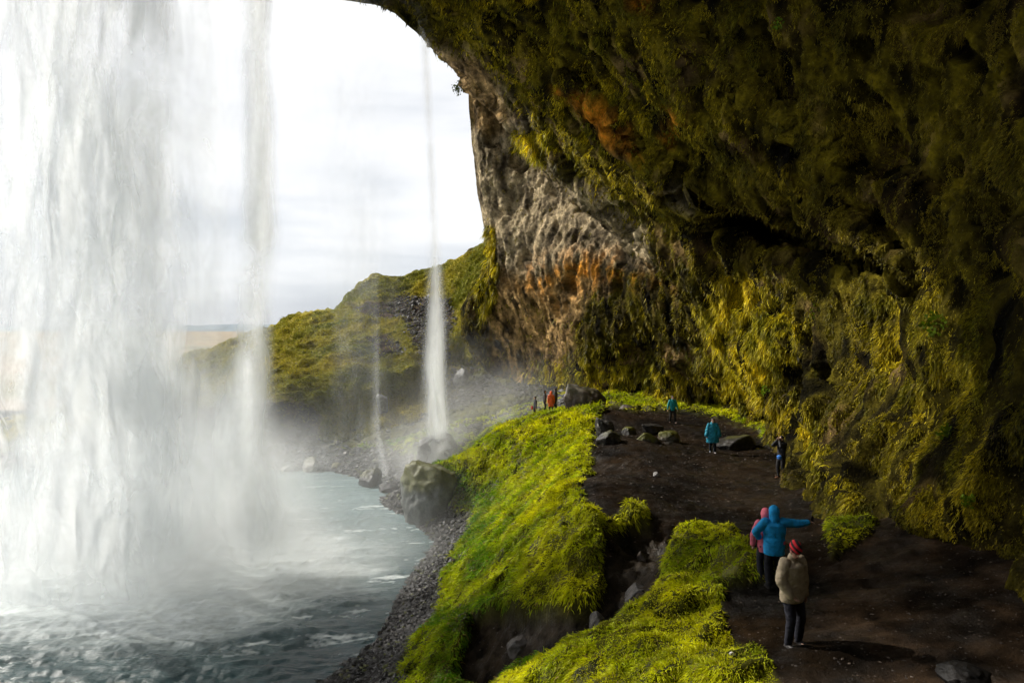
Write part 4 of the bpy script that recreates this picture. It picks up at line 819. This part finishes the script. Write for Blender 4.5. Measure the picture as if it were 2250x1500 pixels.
        pr.append(tube([hip[i], (hip[i]+knees[i])/2, knees[i]], [0.088, 0.075, 0.055])); pr.append(tube([knees[i], knees[i]*0.6+ankle[i]*0.4, ankle[i]], [0.055, 0.052, 0.036]))
        pr.append(tube([ankle[i]+V3(0, -0.02, -0.04), ankle[i]+V3(s*0.01, 0.13, -0.06)], [0.036, 0.026], flat=0.8))
    def skinc(co):
        c = np.tile(fleshc, (len(co), 1)); l = (co-hc)@RH
        for s in (-1, 1):
            dd = np.hypot((l[:, 0]-s*0.031)/0.016, (l[:, 2]-0.018)/0.009); c[(dd < 1) & (l[:, 1] > 0.05)] = (0.03, 0.02, 0.02)
            c[(np.hypot((l[:, 0]-s*0.031)/0.022, (l[:, 2]-0.040)/0.006) < 1) & (l[:, 1] > 0.05)] = np.array(hair)
        c[(np.hypot(l[:, 0]/0.024, (l[:, 2]+0.055)/0.009) < 1) & (l[:, 1] > 0.05)] = (0.35, 0.11, 0.09); return c
    b = fuse('person', pr, min(voxel*0.6, 0.009) if voxel < 0.02 else 0.012, M_SKIN, smooth=2, cols=skinc)
    # jacket / coat / poncho
    k = bulk; T = []
    if top == 'poncho':
        T.append(tube([V3(0, 0, length), V3(0, 0, 0.85), V3(0, 0, 1.1), V3(0, 0, 1.32), V3(0, 0, 1.44)], [0.31, 0.30, 0.27, 0.235, 0.15], flat=0.66, seg=28))
        for i in (0, 1): T.append(tube([sh[i], el[i]+V3(0, 0, -0.02), wrs[i]+V3(0, 0, 0.05)], [0.085, 0.11, 0.12]))
    else:
        hem = 0.17 if length > 0.7 else 0.21
        T.append(tube([V3(0, 0, length), V3(0, 0, 0.95), V3(0, lean*0.3, 1.10), chest, V3(0, lean, 1.38), V3(0, lean, 1.46)], [hem*k+0.015, 0.19*k, 0.185*k, 0.205*k, 0.195*k, 0.11], flat=0.72, seg=22))
        for i in (0, 1):
            T.append(tube([sh[i]*V3(.93, 1, 1), (sh[i]+el[i])/2, el[i]], [0.082*k, 0.076*k, 0.068*k])); T.append(tube([el[i], (el[i]+wrs[i])/2, wrs[i]], [0.068*k, 0.062*k, 0.05*k]))
    T.append(tube([nk-V3(0, 0, 0.06), nk+V3(0, 0.0, 0.025)], [0.085, 0.072]))
    def hemcut(co):
        co = co.copy(); m_ = co[:, 2] < length-0.02; co[m_, 2] = length-0.02+(co[m_, 2]-length+0.02)*0.12; return co
    tn = {'jacket': 'jacket', 'coat': 'coat', 'poncho': 'poncho'}[top]
    if hands[0][2] > 0 and min(wrs[0][2], wrs[1][2]) < length: hc_cut = None
    else: hc_cut = hemcut
    fuse(tn, T, voxel, cloth(topc, 0.7), smooth=3, wr=wr, seed=seed, parent=b, cut=hc_cut)
    # trousers and shoes
    L = [tube([V3(0, -0.005, 0.84), V3(0, 0, 1.0)], [0.165, 0.16], flat=0.72)]
    for i in (0, 1):
        L.append(tube([hip[i], (hip[i]+knees[i])/2, knees[i]], [0.105, 0.095, 0.078])); L.append(tube([knees[i], (knees[i]+ankle[i])/2, ankle[i]+V3(0, 0, 0.0)], [0.078, 0.072, 0.062]))
    fuse('trousers', L, voxel, cloth(pants, 0.85), smooth=2, wr=wr*0.8, seed=seed+3, parent=b)
    for i in (0, 1):
        s = -1 if i == 0 else 1; a = ankle[i]; dx = s*0.03
        sole = tube([a+V3(0, -0.045, -0.072), a+V3(dx*0.5, 0.07, -0.072), a+V3(dx, 0.16, -0.072)], [0.042, 0.05, 0.042], flat=0.4, ref=(0, 0, 1), seg=14)
        fuse('shoe', [sole, tube([a+V3(0, -0.03, -0.045), a+V3(dx, 0.13, -0.058)], [0.046, 0.034]), tube([a+V3(0, -0.01, -0.03), a+V3(0, -0.015, 0.045)], [0.05, 0.05])], min(voxel, 0.01), cloth(shoes, 0.5), smooth=2, parent=b)
    if hood:
        hp_ = [ell(H(0, -0.022, 0.03), (0.112, 0.128, 0.142), RH), tube([H(0, -0.03, -0.03), nk+V3(0, -0.02, -0.02)], [0.105, 0.1])]
        def hcut(co):
            l = (co-hc)@RH; f = np.maximum(l[:, 1]-0.07, 0)*(l[:, 2] < 0.12); l[:, 1] -= f*1.0; l[:, 1] -= 0.05*np.exp(-((l[:, 0]/0.07)**2+((l[:, 2]+0.0)/0.09)**2))*(l[:, 1] > 0.03); return hc+l@RH.T
        fuse('hood', hp_, voxel, cloth(topc, 0.7), smooth=2, wr=wr*0.7, seed=seed+8, parent=b, cut=hcut)
    elif hat == 'beanie':
        fuse('beanie', [ell(H(0, -0.02, 0.065), (0.102, 0.118, 0.098), RH), ell(H(-0.02, -0.075, 0.07), (0.09, 0.10, 0.085), RH), tube([H(-0.0, 0.0, 0.04), H(0, -0.03, 0.04)], [0.085, 0.09])], voxel, stripe_mat(), smooth=2, wr=0.004, wscale=14, parent=b)
        fuse('hair', [ell(H(0, -0.035, -0.02), (0.083, 0.075, 0.08), RH)], voxel, cloth(hair, 0.6), parent=b)
    else:
        fuse('hair', [ell(H(0, -0.022, 0.045), (0.09, 0.098, 0.10), RH), ell(H(0, -0.06, -0.03), (0.08, 0.055, 0.10), RH)], voxel, cloth(hair, 0.6), smooth=1, wr=0.006, wscale=16, parent=b)
    b.scale = (height/1.76,)*3; b.location = (x, y, ground_z(x, y)-0.01+zoff); fx, fy = face; b.rotation_euler = (0, 0, math.atan2(fy, fx)-math.pi/2)
    if extra: extra(b, H, wrs)
    return tag(b, label, 'person', group)
def add_prims(name, prims, m, parent, voxel=0.01, **kw): return fuse(name, prims, voxel, m, smooth=1, parent=parent, **kw)
xm, ym, _ = G(1741, 1406, 6.7)
person('person in a beige jacket and red and black striped beanie, nearest the viewer', xm, ym, (0.42, -0.9), 1.77, hands=((-0.25, 0.05, 0.82), (0.18, 0.13, 0.93, (-0.5, 0.6, -0.6))), poles=((-1, -0.6, 0), (1, -0.55, 0)),
       feet=((-0.15, 0.02), (0.12, 0.05)), topc=(0.42, 0.34, 0.23), pants=(0.022, 0.022, 0.032), shoes=(0.05, 0.045, 0.045), hat='beanie', head=(0.1, 0.9), headturn=0.35, length=0.80, bulk=1.24, voxel=0.010, wr=0.012, seed=4)
xb, yb, _ = G(1701, 1303, 6.3)
def phone(b, H, wrs):
    w_ = wrs[1]; add_prims('phone', [tube([w_+V3(0.11, 0.04, -0.01), w_+V3(0.11, 0.04, 0.11)], [0.035, 0.035], flat=0.2)], cloth((0.01, 0.01, 0.012), 0.3), b)
person('person in a hooded bright blue jacket pointing to the right with an outstretched arm', xb, yb, (0.1, 1.0), 1.76, hands=((-0.30, 0.10, 1.06, (1, 0.5, 0)), (0.85, 0.14, 1.40, (1, 0.15, 0.05))), poles=((-1, -0.6, -0.4), (0.3, 0, -1)),
       topc=(0.012, 0.33, 0.72), hood=True, length=0.76, bulk=1.2, voxel=0.011, wr=0.012, seed=5, lean=0.0, feet=((-0.12, 0.0), (0.11, 0.05)), extra=phone)
person('person in a pink hooded jacket half hidden behind the blue one, arm around that waist', xb-0.07, yb+0.30, (-0.1, 1.0), 1.63, zoff=float(ground_z(xb, yb)-ground_z(xb-0.07, yb+0.30)), hands=((-0.28, 0.1, 0.9), (0.22, -0.52, 1.02, (1, 0.1, 0))), poles=((-1, -0.4, -0.3), (0, -0.3, -1)),
       topc=(0.75, 0.16, 0.22), pants=(0.02, 0.02, 0.03), hood=True, length=0.78, bulk=1.05, voxel=0.012, seed=6)
xp, yp, _ = G(1717, 1050, 6.0)
def shoot(b, H, wrs):
    add_prims('camera', [ell(H(0, 0.14, 0.02), (0.065, 0.03, 0.042)), tube([H(0, 0.16, 0.015), H(0, 0.23, 0.015)], [0.035, 0.035])], cloth((0.01, 0.01, 0.01), 0.4), b)
    add_prims('bag', [ell(V3(-0.12, 0.24, 0.90), (0.11, 0.08, 0.10)), ell(V3(-0.12, 0.25, 0.94), (0.115, 0.085, 0.05))], cloth((0.03, 0.16, 0.5), 0.7), b)
    add_prims('strap', [tube([V3(-0.12, 0.2, 0.98), V3(0, 0.19, 1.2), V3(0.15, 0.10, 1.45)], [0.014, 0.014, 0.014])], cloth((0.02, 0.02, 0.03), 0.7), b)
person('person all in black photographing beside the mossy wall, blue bag at the waist', xp, yp, (-0.95, -0.45), 1.72, hands=((-0.07, 0.17, 1.56, (0.2, 0.3, 1)), (0.07, 0.17, 1.56, (-0.2, 0.3, 1))), poles=((-0.7, 0.2, -1), (0.7, 0.2, -1)),
       topc=(0.012, 0.012, 0.014), pants=(0.012, 0.011, 0.012), shoes=(0.20, 0.09, 0.05), hair=(0.015, 0.01, 0.008), length=0.78, voxel=0.014, seed=7, lean=-0.03, feet=((-0.08, -0.05), (0.08, 0.09)), extra=shoot)
xq, yq, _ = G(1566, 992, 5.95)
person('person walking toward the viewer in a long loose blue rain poncho with dark hair', xq, yq, (-0.1, -1), 1.72, hands=((-0.30, 0.08, 0.88), (0.30, 0.05, 0.86)), top='poncho', topc=(0.01, 0.21, 0.30), pants=(0.012, 0.015, 0.02), shoes=(0.12, 0.13, 0.15), hair=(0.012, 0.008, 0.008),
       length=0.56, voxel=0.016, wr=0.022, seed=8, feet=((-0.07, 0.16), (0.08, -0.16)))
xt, yt, _ = G(1478, 927, 6.2)
person('person in a teal jacket walking at the far end of the mud path', xt, yt, (0.05, -1), 1.72, hands=((-0.30, 0.1, 0.84), (0.30, -0.08, 0.86)), topc=(0.01, 0.26, 0.27), pants=(0.02, 0.018, 0.016), shoes=(0.06, 0.03, 0.02), hair=(0.02, 0.012, 0.01), length=0.82,
       voxel=0.018, seed=9, feet=((-0.14, 0.14), (0.14, -0.12)))
gd = 'people standing in the spray beyond the bank'
for (u, v, zf, yy, lab, cc, kw) in [
    (1211, 0, 0, 51.0, 'person in a bright orange hooded raincoat standing in the spray beyond the bank', (0.85, 0.13, 0.03), dict(hood=True, top='coat', length=0.62, face=(-0.3, 1))),
    (1221, 0, 0, 52.2, 'person in dark clothes right behind the orange raincoat', (0.05, 0.045, 0.045), dict(hood=True, face=(-1, 0.3))),
    (1197, 0, 0, 51.6, 'person in dark clothes standing just left of the orange raincoat', (0.05, 0.045, 0.045), dict(face=(1, 0.1))),
    (1176, 0, 0, 52.0, 'person in a dark jacket farthest left in the spray, red bag at the side', (0.05, 0.05, 0.06), dict(face=(-1, -0.2), extra=lambda b, H, wrs: add_prims('bag', [ell(V3(0.0, 0.25, 0.85), (0.1, 0.09, 0.16))], cloth((0.5, 0.05, 0.04), 0.7), b)))]:
    fc = kw.pop('face'); person(lab, (u-U0)/F*yy, yy, fc, 1.68, topc=cc, voxel=0.022, seed=int(u), group=gd, **kw)
